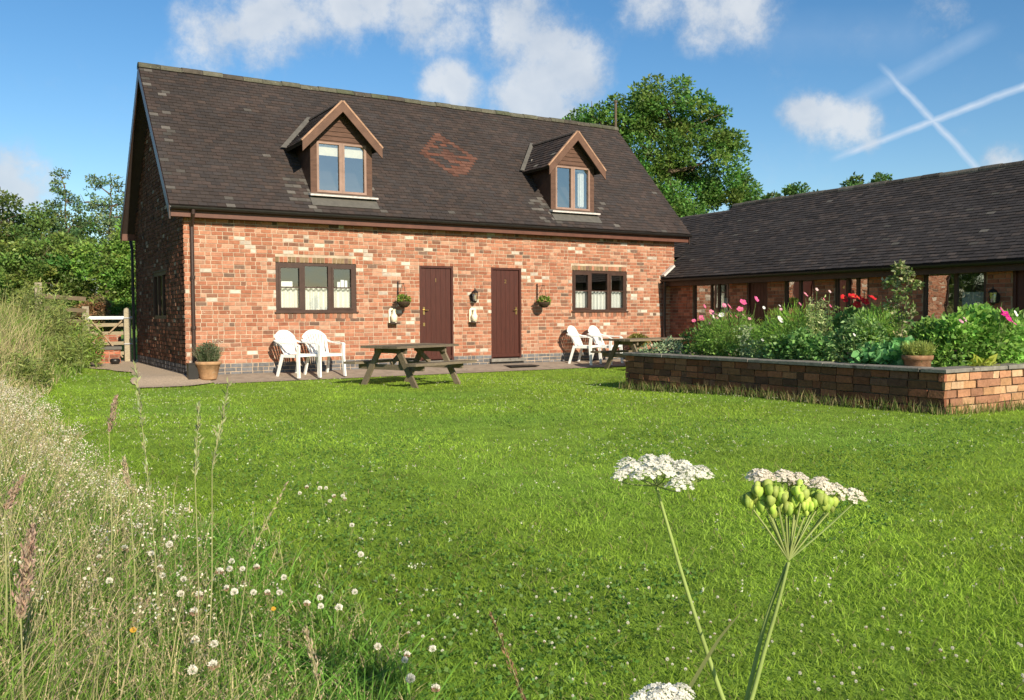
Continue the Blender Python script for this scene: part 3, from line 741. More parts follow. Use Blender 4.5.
P = [(PX0+T+(PX1-2*T-PX0+.1)*i/k-PX0, T+(PY1-PY0-2*T)*j/k, PZ-.06+.05*mnoise.noise((i*.7, j*.9, 2))) for j in range(k+1) for i in range(k+1)]
mb.add(P, [(j*(k+1)+i, j*(k+1)+i+1, (j+1)*(k+1)+i+1, (j+1)*(k+1)+i) for j in range(k) for i in range(k)]); mb.build('soil', M['soil'], planter)

# ------------------------------------------------------------------ picnic tables
def picnic_table(loc, rz, label, length=1.5):
    t = tag(empty('picnic_table', loc, rz), label, 'picnic table', 'wooden picnic tables on the lawn')
    hl = length/2; top = .69
    wood = lambda: lum(random.choice(((.165, .130, .088), (.19, .152, .105), (.14, .112, .078))), random.uniform(.85, 1.15))
    mb = MB()
    for i in range(5):
        y = -.34+.17*i-.0; mb.tint = wood(); mb.box(-hl+random.uniform(-.008, .008), hl+random.uniform(-.008, .008), y-.0815+.0, y+.0815, top-.04, top+random.uniform(-.002, .002))
    mb.build('tabletop', M['oldwood'], t)
    for s in (-1, 1):
        mb = MB()
        for i in range(2):
            y = s*(.62+.14*i); mb.tint = wood(); mb.box(-hl, hl, y-.066, y+.066, .375, .415)
        mb.build('bench', M['oldwood'], t)
    for x in (-hl+.24, hl-.24):
        for s in (-1, 1):
            mb = MB(); mb.tint = wood(); a = Vector((x, s*.20, top-.042)); b = Vector((x, s*.62, -.03)); mb.bar(a, b, .042, .10, (0, 1, 0)); mb.build('leg', M['oldwood'], t)
        sx = .044 if x < 0 else -.044
        mb = MB(); mb.tint = wood(); mb.bar((x+sx, -.74, .33), (x+sx, .74, .33), .04, .09); mb.build('crossbeam', M['oldwood'], t)
        mb = MB(); mb.tint = wood(); mb.bar((x+sx, -.36, top-.085), (x+sx, .36, top-.085), .04, .085); mb.build('batten', M['oldwood'], t)
    mb = MB(); mb.tint = wood()
    for s in (-1, 1): mb.bar((s*(hl-.30), 0, .38), (s*.12, 0, top-.05), .04, .07)
    mb.build('brace', M['oldwood'], t)
    return t
picnic_table((3.08, -3.02, H(3.08, -3.02)), R(22), 'weathered wooden picnic table on the lawn in front of the left brown door', 1.55)
picnic_table((9.2, -1.98, H(9.2, -1.98)-.02), R(4), 'weathered wooden picnic table half hidden behind the end of the brick flower bed', 1.85)

# ------------------------------------------------------------------ white garden chairs
def white_chair():
    c = empty('garden_chair')
    seat = MB(); n = 6
    for i in range(n):
        x0 = -.225+.45*i/n; x1 = -.225+.45*(i+1)/n-.012
        seat.prism([(x0, -.23, .405), (x0, -.18, .428), (x0, .20, .400), (x0, .20, .385), (x0, -.18, .412), (x0, -.23, .39)], (x1-x0, 0, 0))
    seat.prism([(-.235, -.235, .385), (.235, -.235, .385), (.235, -.215, .425), (-.235, -.215, .425)], (0, -.012, 0))
    for s in (-1, 1): seat.box(min(s*.225, s*.245), max(s*.225, s*.245), -.225, .205, .37, .425)
    seat.build('seat', M['white'], c)
    # fan back
    bk = MB()
    def pt(u, v):                # u -1..1 across, v 0..1 up
        w = .205+.065*v; x = u*w; z = .42+.46*v-.13*v*u*u*(.45+.55*abs(u)); y = .205+.16*v-.055*u*u*(1-.3*v)
        return Vector((x, y, z))
    def strip(u0, u1, u2, u3, v0, v1, nn=5):
        a = [pt(u0+(u2-u0)*i/nn, v0+(v1-v0)*i/nn) for i in range(nn+1)]; b = [pt(u1+(u3-u1)*i/nn, v0+(v1-v0)*i/nn) for i in range(nn+1)]
        th = Vector((0, .012, 0)); vs = a+b+[p+th for p in a]+[p+th for p in b]; k = nn+1
        fs = []
        for i in range(nn): fs += [(i, k+i, k+i+1, i+1), (2*k+i+1, 3*k+i+1, 3*k+i, 2*k+i), (i, i+1, 2*k+i+1, 2*k+i), (k+i+1, k+i, 3*k+i, 3*k+i+1)]
        bk.add(vs, fs)
    for i in range(7):
        u = -.72+.24*i; strip(u*.8-.07, u*.8+.07, u-.082, u+.082, .02, .86)
    strip(-1, -.80, -1, -.84, 0, 1); strip(.80, 1, .84, 1, 0, 1)
    for i in range(10):
        u0 = -1+.2*i; strip(u0, u0+.2, u0, u0+.2, .84, 1.0, 2)
    strip(-1, 1, -1, 1, 0.0, .10, 2)
    bk.build('backrest', M['white'], c, False)
    for s in (-1, 1):
        a = MB(); pts = [(s*.262, .335, .69), (s*.285, .22, .645), (s*.29, .0, .625), (s*.285, -.19, .625), (s*.27, -.255, .60)]
        for p, q in zip(pts, pts[1:]): a.bar(p, q, .055, .022)
        a.build('armrest', M['white'], c)
        l = MB(); l.prism([(s*.245, -.215, .60), (s*.245, -.275, .60), (s*.245, -.262, .40), (s*.262, -.285, 0), (s*.262, -.235, 0), (s*.245, -.20, .40)], (s*.038, 0, 0)); l.build('leg', M['white'], c)
        l = MB(); l.prism([(s*.215, .20, .43), (s*.215, .145, .42), (s*.235, .275, 0), (s*.235, .32, 0)], (s*.034, 0, 0)); l.build('leg', M['white'], c)
    return c
ch0 = white_chair(); chk = tree_of(ch0)
CH = [(1.90, -.60, 30, 'white plastic garden chair nearest the big flowerpot, left of its pair under the left window'), (2.40, -.62, 15, 'white plastic garden chair under the left window, the one nearer the picnic table'),
      (8.60, -.52, 30, 'white plastic garden chair under the right window, the one nearer the brown door'), (9.18, -.55, 25, 'white plastic garden chair under the right window, the one nearer the shrub pot')]
for i, (x, y, a, lb) in enumerate(CH):
    c = ch0 if i == 0 else copy_tree(ch0, chk)
    c.location = (x, y, H(x, y)+.012); c.rotation_euler.z = R(a); tag(c, lb, 'chair', 'white plastic garden chairs')

# ------------------------------------------------------------------ leaves
def leaves(P, size, aspect=.5, up=.3, tint=(.07, .12, .02), var=.3, droop=None, out=None):
    """diamond leaves round the points P (n,3); returns V, F, T"""
    n = len(P); d = rng.normal(size=(n, 3)); d[:, 2] = d[:, 2]*.6+up
    if out is not None: d = d*.7+out*.9
    d /= np.linalg.norm(d, axis=1)[:, None]
    a = rng.normal(size=(n, 3)); s = np.cross(d, a); s /= np.linalg.norm(s, axis=1)[:, None]+1e-9
    nn = np.cross(d, s)
    L_ = (size*rng.uniform(.6, 1.35, n))[:, None]; w = L_*aspect
    V = np.stack([P, P+d*L_*.5+s*w*.5+nn*L_*.06, P+d*L_-nn*L_*.10, P+d*L_*.5-s*w*.5+nn*L_*.06], 1).reshape(-1, 3)
    F = np.arange(4*n).reshape(n, 4)
    t = np.asarray(tint); t = t if t.ndim == 2 else np.repeat(t[None], n, 0)
    t = t*rng.uniform(1-var, 1+var, (n, 1))*(1+rng.normal(0, .06, (n, 3)))
    return V, F, np.repeat(np.clip(t, .003, 1), 4, 0)
def merge(parts):
    V, F, T, o = [], [], [], 0
    for v, f, t in parts: V.append(v); F.append(f+o); T.append(t); o += len(v)
    return np.concatenate(V), np.concatenate(F), np.concatenate(T)
def blob_points(c, r, n, shell=.55):
    d = rng.normal(size=(n, 3)); d /= np.linalg.norm(d, axis=1)[:, None]
    return np.asarray(c)+d*(rng.uniform(shell**3, 1, n)**(1/3))[:, None]*np.asarray(r), d
def limb(mb, a, b, r0, r1, wob=.08, n=5):
    a = Vector(a); b = Vector(b); L_ = (b-a).length
    pts = [a.lerp(b, i/n)+Vector((random.uniform(-1, 1), random.uniform(-1, 1), random.uniform(-.4, .4)))*(wob*L_ if 0 < i < n else 0)*.5 for i in range(n+1)]
    mb.tube(pts, [r0+(r1-r0)*i/n for i in range(n+1)], 7); return pts
def tree(name, label, cat, base, clumps, nl, leaf, tint, group=None, trunk=(.25, .08), aspect=.55, var=.35, split=1.0, tips=None):
    """clumps: (dx,dy,dz,r) relative to the base; each is broken up into sub-clumps so that gaps stay open"""
    t = tag(empty(name, base), label, cat, group)
    mb = MB(); mb.tint = (.12, .09, .06)
    top = max(c[2] for c in clumps); ends = []
    mid = sorted(clumps, key=lambda c: -c[3])[0]
    tp = limb(mb, (0, 0, -.3), (mid[0]*.4, mid[1]*.4, top*.55), trunk[0], trunk[0]*.55, .05)
    tp2 = limb(mb, tp[-1], (mid[0]*.6, mid[1]*.6, top*.92), trunk[0]*.55, trunk[1]*.5, .07)
    allp = tp+tp2
    for c in clumps:
        e = Vector(c[:3]); lower = [p for p in allp if p.z < e.z-.1*c[3]] or allp[:2]
        a = min(lower, key=lambda p: (p-e).length); q = limb(mb, a, e, trunk[1], trunk[1]*.35, .10)
        for k in range(5):
            d = Vector((random.gauss(0, 1), random.gauss(0, 1), random.gauss(.2, .8))).normalized(); limb(mb, q[random.choice((3, 4, 5))], e+d*c[3]*.85, trunk[1]*.35, trunk[1]*.1, .08, 3)
    mb.build('trunk', M['bark'], t)
    parts = []; tot = sum(c[3]**2 for c in clumps)
    for c in clumps:
        k = max(5, int(22*split)); n = int(nl*c[3]**2/tot)
        sc, dd = blob_points(c[:3], (c[3]*.86, c[3]*.86, c[3]*.80), k, .35)
        sr = c[3]*rng.uniform(.22, .40, k); w = sr**2; w /= w.sum()
        for i in range(k):
            m_ = max(4, int(n*w[i])); p, d = blob_points(sc[i], (sr[i], sr[i], sr[i]*.72), m_, .25)
            b = rng.uniform(.72, 1.3); tt = np.asarray(tint)*b*np.array([1+.16*rng.normal(), 1, 1])
            parts.append(leaves(p, leaf, aspect, .15, tt, var, out=d*.8))
    V, F, T = merge(parts); np_mesh('crown', V, F, T, M['leaf'], t); return t
# far trees: the big one behind the roofs, those over the wing, the belt on the left
tree('broadleaf_tree', 'tall dense round broadleaf tree rising behind the right end of the cottage roof', 'tree', (22.3, 12.6, .4),
     [(-2.55, 1.5, 9.0, 1.2), (-1.0, .7, 9.3, 1.5), (.25, 0, 9.7, 1.5), (1.3, -.7, 8.9, 1.5), (-.6, .4, 7.6, 2.0), (1.6, -.9, 7.2, 1.9), (.6, -.3, 5.9, 2.1), (2.6, -1.6, 5.6, 1.5), (-1.6, .8, 6.2, 1.7), (3.3, -2.1, 4.9, .9), (1.2, .8, 4.3, 1.9), (-.5, -.8, 4.4, 1.9), (2.2, -1.2, 3.6, 1.5)],
     70000, .15, (0.127, 0.240, 0.046), None, (.32, .11))
TR1, TR2 = ((25.44, 8.06, -1.05), (27.99, 6.52, -0.60))
tree('distant_tree', 'small loose tree top showing over the wing ridge, nearer the big tree', 'tree', TR1, [(-.8, .5, 6.6, .5), (.1, 0, 6.9, .6), (.7, -.4, 6.7, .45), (0, 0, 5.8, .9)], 5000, .15, (0.109, 0.202, 0.054), 'tree tops over the wing', (.12, .04))
tree('distant_tree', 'small loose tree top showing over the wing ridge beside the contrail, further right', 'tree', TR2, [(-.4, .3, 6.8, .55), (.5, -.3, 7.0, .5), (1.1, -.7, 6.6, .4), (0, 0, 5.9, .8)], 5000, .15, (0.109, 0.202, 0.054), 'tree tops over the wing', (.12, .04))
HB = H(-1, 14)
tree('hedge_tree', 'broad dark green bush at the far left edge of the picture', 'tree', (-2.7, 16.5, HB), [(-.6, 0, 3.9, 1.4), (.7, -.4, 3.6, 1.2), (1.6, -.2, 2.9, 1.0), (-1.5, .5, 3.6, 1.4), (.2, .2, 2.3, 1.4), (1.0, -.3, 2.0, 1.1), (-.9, -.6, 1.4, 1.3), (.6, -.8, .9, 1.1), (-2.6, .6, 3.2, 1.4), (-2.0, -.3, 1.8, 1.5)], 36000, .11, (0.142, 0.212, 0.052), 'trees beyond the fence', (.12, .045))
tree('young_tree', 'slender young tree with a narrow pointed crown beyond the fence', 'tree', (-.55, 17.2, HB), [(0, 0, 5.4, .28), (-.12, 0, 4.95, .36), (.18, 0, 4.55, .42), (-.3, 0, 4.2, .45), (.35, .1, 3.8, .5), (-.2, 0, 3.4, .6), (.2, .1, 2.7, .8)], 3600, .10, (0.145, 0.230, 0.094), 'trees beyond the fence', (.07, .03), split=.6)
tree('young_tree', 'airy young tree with sky showing through its thin crown, next to the cottage gable', 'tree', (.75, 17.0, HB), [(-.25, 0, 5.15, .4), (.25, 0, 5.2, .38), (-.6, 0, 4.5, .42), (-.05, 0, 4.45, .45), (.55, 0, 4.6, .42), (1.0, 0, 4.75, .3), (.2, 0, 3.8, .55), (.85, 0, 3.9, .5), (1.3, 0, 4.1, .35), (.4, 0, 3.0, .8), (1.3, 0, 3.2, .6)], 4600, .095, (0.162, 0.248, 0.111), 'trees beyond the fence', (.08, .03), split=.6)
tree('hazel_bush', 'bright green leafy shrub behind the gate, beside the cottage gable', 'bush', (.75, 12.6, H(.7, 12.6)), [(0, 0, 1.6, .95), (.3, -.2, 2.5, .9), (-.5, 0, 2.4, .9), (.7, 0, 1.0, .8), (-.4, -.3, .8, .85), (.2, 0, 3.1, .65), (.9, .1, 2.0, .7)], 20000, .105, (0.205, 0.339, 0.064), 'bushes beyond the fence', (.08, .03))
tree('hazel_bush', 'olive green rounded shrub behind the wooden fence', 'bush', (-1.0, 13.4, H(-1, 13.4)), [(0, 0, 1.5, 1.0), (.4, 0, 2.4, .8), (-.6, 0, 2.3, .9), (.7, 0, .9, .8), (-.8, 0, .7, .9), (-1.3, 0, 1.7, .8)], 18000, .10, (0.169, 0.259, 0.057), 'bushes beyond the fence', (.08, .03))
tree('thorn_bush', 'brownish twiggy bush low behind the top fence rail', 'bush', (-.2, 11.2, H(-.2, 11.2)), [(-.3, 0, .55, .5), (.3, 0, .5, .45), (.0, 0, .9, .4)], 5000, .07, (0.248, 0.163, 0.078), 'bushes beyond the fence', (.04, .018))
for i, (x, y, s) in enumerate(((-4.2, 22, 1.3), (-1.2, 21, 1.05), (1.4, 23, 1.15), (2.6, 19.5, .95), (4.5, 24, 1.1), (-8.0, 16, 1.2), (-7.5, 9, 1.1), (-8.5, 4.5, 1.0), (-9, .5, 1.1), (-9.5, -4, 1.0))):
    tree('woodland_tree', 'dark tree standing deep in the belt of trees on the left', 'tree', (x, y, HB), [(0, 0, 3.4*s, 1.3*s), (.9*s, .2, 2.8*s, 1.1*s), (-.9*s, 0, 2.7*s, 1.2*s), (0, -.3, 1.5*s, 1.5*s), (1.0, 0, 1.1*s, 1.1*s), (-1.1, 0, 1.0*s, 1.1*s)], 13000, .13, (0.14, 0.215, 0.055), 'dark trees deep in the belt', (.13, .05))

# ------------------------------------------------------------------ fence, gate, brick stub
fence = tag(empty('wooden_fence', (-1.15, 10, 0)), 'old grey post and rail fence half buried in weeds at the left', 'fence')
for x, y, z in ((-1.74, 10.1, 2.02), (-.64, 9.8, 1.38)):
    mb = MB(); mb.tint = (.30, .26, .19); mb.bar((x+1.15, y-10, H(x, y)-.3), (x+1.15, y-10, z), .17, .14, (0, 1, 0)); mb.build('post', M['oldwood'], fence)
for za, zb_ in ((1.66, 1.58), (1.34, 1.26), (1.04, .96)):
    mb = MB(); mb.tint = (.15, .115, .075); mb.bar((-1.72+1.15, -.02, za), (-.62+1.15, -.28, zb_), .04, .11); mb.build('rail', M['oldwood'], fence)
gate = tag(empty('wooden_gate', (-.1, 6.2, H(-.1, 6.2))), 'pale wooden field gate with a diagonal brace beside the gable', 'gate')
mb = MB(); mb.tint = (.36, .31, .22); mb.box(-.075, .075, -.075, .075, -.2, 1.24); mb.lathe([(.075, 0), (.06, .05), (.0, .075)], 12, (0, 0, 1.235)); mb.build('gate_post', M['oldwood'], gate)
for z, h_ in ((.22, .08), (.46, .08), (.70, .08), (.90, .08)):
    mb = MB(); mb.tint = lum((.33, .27, .18), random.uniform(.85, 1.1)); mb.box(-.86, -.085, -.02, .02, z-h_/2, z+h_/2); mb.build('rail', M['oldwood'], gate)
mb = MB(); mb.box(-.88, .10, -.05, -.022, 1.03, 1.105); mb.build('top_rail', M['steel'], gate)
mb = MB(); mb.tint = (.34, .25, .16); mb.bar((-.80, -.045, 1.02), (-.12, -.045, .12), .03, .075, (0, 1, 0)); mb.bar((-.42, -.04, .70), (-.12, -.04, 1.0), .03, .06, (0, 1, 0)); mb.build('brace', M['oldwood'], gate)
for z in (1.06, .44):
    mb = MB(); mb.tube([(-.09, -.09, z), (.12, -.09, z)], .016, 8); mb.lathe([(.03, -.03), (.03, .03)], 8, (.13, -.09, z)); mb.build('hinge', M['steel'], gate)
stub = tag(empty('brick_pier', (-.62, 5.7, 0)), 'low red brick stub with a dark slate top by the gate', 'brick pier')
mb = MB(); mb.tint = (.35, .27, .2); mb.mid = 1; mb.box(-.24, .24, -.22, .22, -.2, .33); mb.mid = 0
bricks(mb, (-.26, -.235, 0), (1, 0, 0), (0, -1, 0), .52, .33, pal_wing, v0=-.0825, jit=.008); bricks(mb, (.26, -.235, 0), (0, 1, 0), (1, 0, 0), .47, .33, pal_wing, v0=-.0825, jit=.008)
mb.build('brickwork', [M['brick_rough'], mortar], stub)
mb = MB(); mb.box(-.29, .29, -.27, .27, .332, .40); mb.build('slate_cap', M['lead'], stub)
wallb = tag(empty('brick_wall', (-.55, 7.6, 0)), 'low patched red brick wall behind the gate', 'wall')
mb = MB(); mb.tint = (.35, .27, .2); mb.mid = 1; mb.box(-.5, .5, 0.01, .2, -.2, .62); mb.mid = 0
bricks(mb, (-.5, 0, 0), (1, 0, 0), (0, -1, 0), 1.0, .62, pal_wing, v0=-.0825, jit=.01); mb.build('brickwork', [M['brick_rough'], mortar], wallb)

# ------------------------------------------------------------------ things along the cottage wall
def potted(name, label, cat, loc, prof, m, foliage):
    p = tag(empty(name, loc), label, cat)
    mb = MB(); mb.lathe(prof, 28); mb.build('pot', m, p, True)
    mb = MB(); r_ = prof[-1][0]; z = prof[-1][1]; mb.lathe([(0.001, z+.02), (r_, z)], 20); mb.build('soil', M['soil'], p)
    V, F, T = merge(foliage); np_mesh('foliage', V, F, T, M['leaf'], p); return p
def tuft(n, r0, r1, h0, h1, w, tint, var=.25, z=0.0):
    """upright thin leaves or stalks fanning from a patch"""
    a = rng.uniform(0, 6.283, n); q = np.sqrt(rng.uniform(0, 1, n)); B = np.c_[q*r0*np.cos(a), q*r0*np.sin(a), np.full(n, z)]
    hgt_ = rng.uniform(h0, h1, n); E_ = np.c_[q*r1*np.cos(a)+rng.normal(0, r1*.2, n), q*r1*np.sin(a)+rng.normal(0, r1*.2, n), z+hgt_]
    s = np.c_[-np.sin(a*3.1), np.cos(a*3.1), np.zeros(n)]*w/2; Mi = (B+E_)/2+np.c_[np.zeros(n), np.zeros(n), hgt_*.08]
    V = np.stack([B, Mi+s, E_, Mi-s], 1).reshape(-1, 3); t = np.asarray(tint)*rng.uniform(1-var, 1+var, (n, 1))
    return V, np.arange(4*n).reshape(n, 4), np.repeat(t, 4, 0)
zp = H(.28, -.5)+.012
lp, ld = blob_points((0, 0, .47), (.20, .20, .17), 1500, .2)
potted('flower_pot', 'large pale terracotta pot of grey green lavender at the cottage corner', 'potted plant', (.285, -.5, zp),
       [(.005, 0), (.135, 0), (.145, .02), (.205, .26), (.225, .265), (.232, .30), (.222, .325), (.195, .32), (.185, .28)], M['terra'],
       [leaves(lp, .05, .28, .5, (.15, .19, .10), .35, out=ld), tuft(150, .15, .30, .22, .42, .007, (.26, .26, .16), z=.27), tuft(260, .15, .22, .15, .33, .010, (.12, .17, .07), z=.27),
        leaves(blob_points((.14, -.02, .66), (.10, .1, .05), 50)[0], .03, .7, .3, (.62, .55, .42), .2)])
lp, ld = blob_points((0, 0, .24), (.29, .2, .15), 1500, .3)
potted('shrub_pot', 'low round yellow green shrub in a pot by the wall behind the far picnic table', 'potted plant', (10.2, -.45, H(10.2, -.45)+.012), [(.005, 0), (.14, 0), (.19, .2), (.21, .2), (.21, .24), (.17, .24)], M['terra'],
       [leaves(lp+[0, 0, .25], .05, .5, .3, (.20, .21, .04), .35, out=ld)])
bx = tag(empty('black_bin', (.03, -.42, H(.03, -.42)+.012)), 'small black box with an overhanging flat lid on the gravel beside the terracotta pot', 'box')
mb = MB(); mb.prism([(-.085, -.085, 0), (.085, -.085, 0), (.085, .085, 0), (-.085, .085, 0)], (0, 0, .26)); mb.build('body', M['black'], bx)
mb = MB(); mb.box(-.09, .20, -.095, .095, .262, .285); mb.build('lid', M['black'], bx)
gu = tag(empty('boot_scraper', (-.55, 4.9, H(-.55, 4.9)+.03)), 'small round dark pot lying at the foot of the gate', 'pot')
mb = MB(); mb.lathe([(.003, 0), (.08, 0), (.11, .05), (.105, .1), (.08, .12), (.07, .11), (.06, .03)], 16); mb.build('pot_body', M['black'], gu, True)

def hanging_basket(x, label, z=1.37):
    b = tag(empty('hanging_basket', (x, -.016, z)), label, 'hanging basket', 'hanging baskets by the doors')
    mb = MB(); mb.box(-.012, .012, -.012, .0, -.0, .42); mb.tube([(0, -.01, .36), (0, -.30, .37)], .007, 6); mb.tube([(0, -.01, .16), (0, -.12, .22), (0, -.22, .362)], .005, 6); mb.build('bracket', M['black'], b)
    mb = MB()
    for a in range(3): mb.tube([(0, -.29, .36), (.14*math.cos(a*2.1+.4), -.29+.14*math.sin(a*2.1+.4), 0)], .003, 4)
    mb.build('chain', M['black'], b)
    mb = MB(); mb.lathe([(.005, -.13), (.07, -.115), (.12, -.06), (.14, 0), (.13, 0), (.10, -.05)], 16, (0, -.29, 0)); mb.build('basket', M['soil'], b, True)
    p, d = blob_points((0, -.29, .05), (.13, .13, .08), 380, .3); q, d2 = blob_points((0, -.29, -.03), (.12, .12, .07), 60, .8)
    V, F, T = merge([leaves(p, .045, .6, .3, (.19, .30, .05), .4, out=d), leaves(q, .05, .6, -.3, (.08, .14, .03), .4), leaves(p[:14], .035, .9, .3, (.55, .5, .2), .2)]); np_mesh('foliage', V, F, T, M['leaf'], b)
hanging_basket(4.20, 'hanging basket of green leaves on a bracket left of the left brown door')
hanging_basket(7.62, 'hanging basket of green leaves on a bracket right of the right brown door')
def wall_ornament(x, z, label):
    o = tag(empty('wall_ornament', (x, -.014, z)), label, 'ornament', 'cream wall ornaments by the doors')
    mb = MB(); mb.prism([(-.085, 0, -.16), (.085, 0, -.16), (.085, 0, .10), (.05, 0, .14), (-.05, 0, .14), (-.085, 0, .10)], (0, -.018, 0)); mb.build('back_board', M['cream'], o)
    mb = MB(); mb.lathe([(.003, -.15), (.06, -.145), (.07, -.02), (.035, .03), (.03, .09), (.045, .11), (.035, .11), (.02, .05)], 14, (0, -.085, 0)); mb.build('jar', M['cream'], o, True)
    mb = MB(); mb.box(-.10, .10, -.16, -.001, -.18, -.162); mb.build('shelf', M['brown'], o)
wall_ornament(4.07, 1.10, 'small cream jar ornament on the brick wall below the left hanging basket')
wall_ornament(5.95, 1.10, 'small cream jar ornament on the brick wall below the black lantern')
def lantern(loc, rz, label):
    l = tag(empty('wall_lantern', loc, rz), label, 'lantern', 'black wall lanterns')
    mb = MB(); mb.lathe([(.003, -.012), (.06, -.012), (.06, .0)], 12); 
    for i, v in enumerate(mb.v): mb.v[i] = (v[0], v[2]-.0, v[1]*1.6)
    mb.tube([(0, -.01, -.06), (0, -.10, -.08), (0, -.12, -.04)], .010, 6); mb.build('wall_plate', M['black'], l)
    mb = MB(); mb.lathe([(.003, .20), (.012, .19), (.015, .16), (.05, .14), (.085, .10), (.085, .092), (.0, .092)], 6, (0, -.12, 0))
    for k in range(6): a = k*math.pi/3; mb.tube([(.072*math.cos(a), -.12+.072*math.sin(a), .095), (.048*math.cos(a), -.12+.048*math.sin(a), -.085)], .006, 5)
    mb.lathe([(.003, -.13), (.03, -.11), (.052, -.085), (.052, -.075), (.0, -.075)], 6, (0, -.12, 0)); mb.build('frame', M['black'], l)
    mb = MB(); mb.lathe([(.066, .09), (.044, -.075)], 6, (0, -.12, 0)); mb.build('lamp_glass', M['lampglass'], l)
    mb = MB(); mb.lathe([(.003, .05), (.018, .04), (.02, .0), (.012, -.06)], 8, (0, -.12, 0)); mb.build('bulb', M['cream'], l, True)
lantern((5.95, -.012, 1.47), 0, 'black six sided lantern on the brick wall between the brown doors')
lantern((WX-.012, -8.25, 1.33), R(-90), 'black six sided lantern on the shaded pier of the low wing')
mt = tag(empty('door_mat', (6.9, -.45, H(6.9, -.45)+.012)), 'dark flat doormat on the path outside the right brown door', 'doormat')
mb = MB(); mb.box(-.36, .36, -.2, .2, .002, .022); mb.build('mat', M['black'], mt)

# ------------------------------------------------------------------ planter plants
def up_vec(n): return np.c_[np.zeros(n), np.zeros(n), np.ones(n)]
def flower_mesh(mb, c, r, col, n=5, tilt=None, cup=.25, centre=(.55, .42, .08)):
    c = Vector(c); ax = Vector(tilt or (random.uniform(-.5, .5), -.8+random.uniform(-.4, .4), .6)).normalized()
    x = ax.cross(Vector((0, 0, 1))).normalized(); y = ax.cross(x)
    for i in range(n):
        a = 2*math.pi*i/n+random.uniform(-.15, .15); d = x*math.cos(a)+y*math.sin(a); s = (x*-math.sin(a)+y*math.cos(a))*r*.62
        mb.tint = lum(col, random.uniform(.8, 1.2))
        mb.add([c, c+d*r*.6+s+ax*r*cup*.5, c+d*r*1.08+s*.35+ax*r*cup, c+d*r*1.08-s*.35+ax*r*cup, c+d*r*.6-s+ax*r*cup*.5], ((0, 1, 2, 3, 4),))
    mb.tint = centre; mb.lathe([(r*.22, r*.08), (r*.12, r*.2), (.0005, r*.22)], 6, c)
def feather(n, c, r, w=.006, tint=(.13, .24, .04), L_=(.06, .13)):
    p, d = blob_points(c, r, n, .1); d = d+rng.normal(0, .5, d.shape); d[:, 2] += .6; d /= np.linalg.norm(d, axis=1)[:, None]
    l = rng.uniform(*L_, n)[:, None]; s = np.cross(d, rng.normal(size=(n, 3))); s /= np.linalg.norm(s, axis=1)[:, None]; s = s*w/2
    V = np.stack([p, p+d*l*.5+s, p+d*l, p+d*l*.5-s], 1).reshape(-1, 3); t = np.asarray(tint)*rng.uniform(.65, 1.35, (n, 1))
    return V, np.arange(4*n).reshape(n, 4), np.repeat(t, 4, 0)
PS = PZ-.05
def plant(name, label, cat, x, y, foliage, flowers=(), stalks=(), scol=(.10, .15, .04), group=None):
    p = tag(empty(name, (x, y, PS)), label, cat, group)
    V, F, T = merge(foliage); np_mesh('foliage', V, F, T*1.3, M['leaf'], p)
    mb = MB(); mb.tint = scol
    for s in stalks: mb.tube(s, [.006+.0*i for i in range(len(s)-1)]+[.003], 5)
    for f in flowers:
        b = Vector(f[0]); mb.tube([(b.x*.55, b.y*.55, b.z*.35), (b.x*.9, b.y*.9, b.z*.7), b], [.005, .004, .003], 5)
    if mb.v: mb.build('stem', M['stem'], p)
    for c, r, col in flowers:
        fb = MB(); flower_mesh(fb, c, r, col, random.choice((5, 6, 7))); fb.build('flower', M['petal'], p)
    return p
def bush(n, c, r, size, aspect, tint, shell=.35, var=.4):
    q, d = blob_points(c, r, n, shell); return leaves(q, size, aspect, .25, tint, var, out=d*.8)
def mass(n, parts, size, aspect, tint): return [bush(int(n/len(parts)), c, r, size, aspect, np.asarray(tint)*random.uniform(.8, 1.2)) for c, r in parts]
PINK, RED, MAG, WHT = (.72, .16, .30), (.62, .025, .03), (.62, .03, .26), (.85, .82, .80)
plant('silver_plant', 'low pale silvery green plant spilling at the far left end of the flower bed', 'plant', 5.75, -6.45, mass(900, [((-.2, .1, .10), (.2, .2, .12)), ((.12, 0, .16), (.2, .2, .16)), ((-.1, -.25, .10), (0.270, 0.300, 0.180))], .055, .45, (.24, .32, .17)))
plant('cosmos', 'feathery cosmos full of pink flowers near the left end of the flower bed', 'plant', 5.95, -7.6,
      [bush(1300, (0, 0, .30), (.42, .5, .32), .045, .45, (.15, .26, .05), .3), feather(2600, (0, 0, .34), (.42, .5, .36), .006, (0.188, 0.352, 0.053)), feather(1200, (.1, .1, .20), (.4, .5, .25), .007, (0.135, 0.255, 0.045)), tuft(90, .2, .4, .45, .85, .006, (0.225, 0.300, 0.075))],
      [((-.22, .33, .62), .042, PINK), ((-.15, .20, .70), .042, (.75, .25, .38)), ((-.10, .22, .64), .035, WHT), ((-.15, .0, .66), .04, WHT), ((-.05, -.05, .78), .048, PINK), ((.05, -.22, .84), .05, (.74, .12, .30)), ((-.05, -.26, .74), .045, PINK), ((.12, -.40, .88), .045, (.7, .12, .3)), ((.02, .12, .80), .036, (.7, .2, .35)), ((-.3, .4, .58), .03, PINK)]+[((random.uniform(-.3, .15), random.uniform(-.45, .45), random.uniform(.56, .82)), random.uniform(.022, .036), random.choice((PINK, (.75, .3, .42), (.7, .12, .28)))) for _ in range(12)])
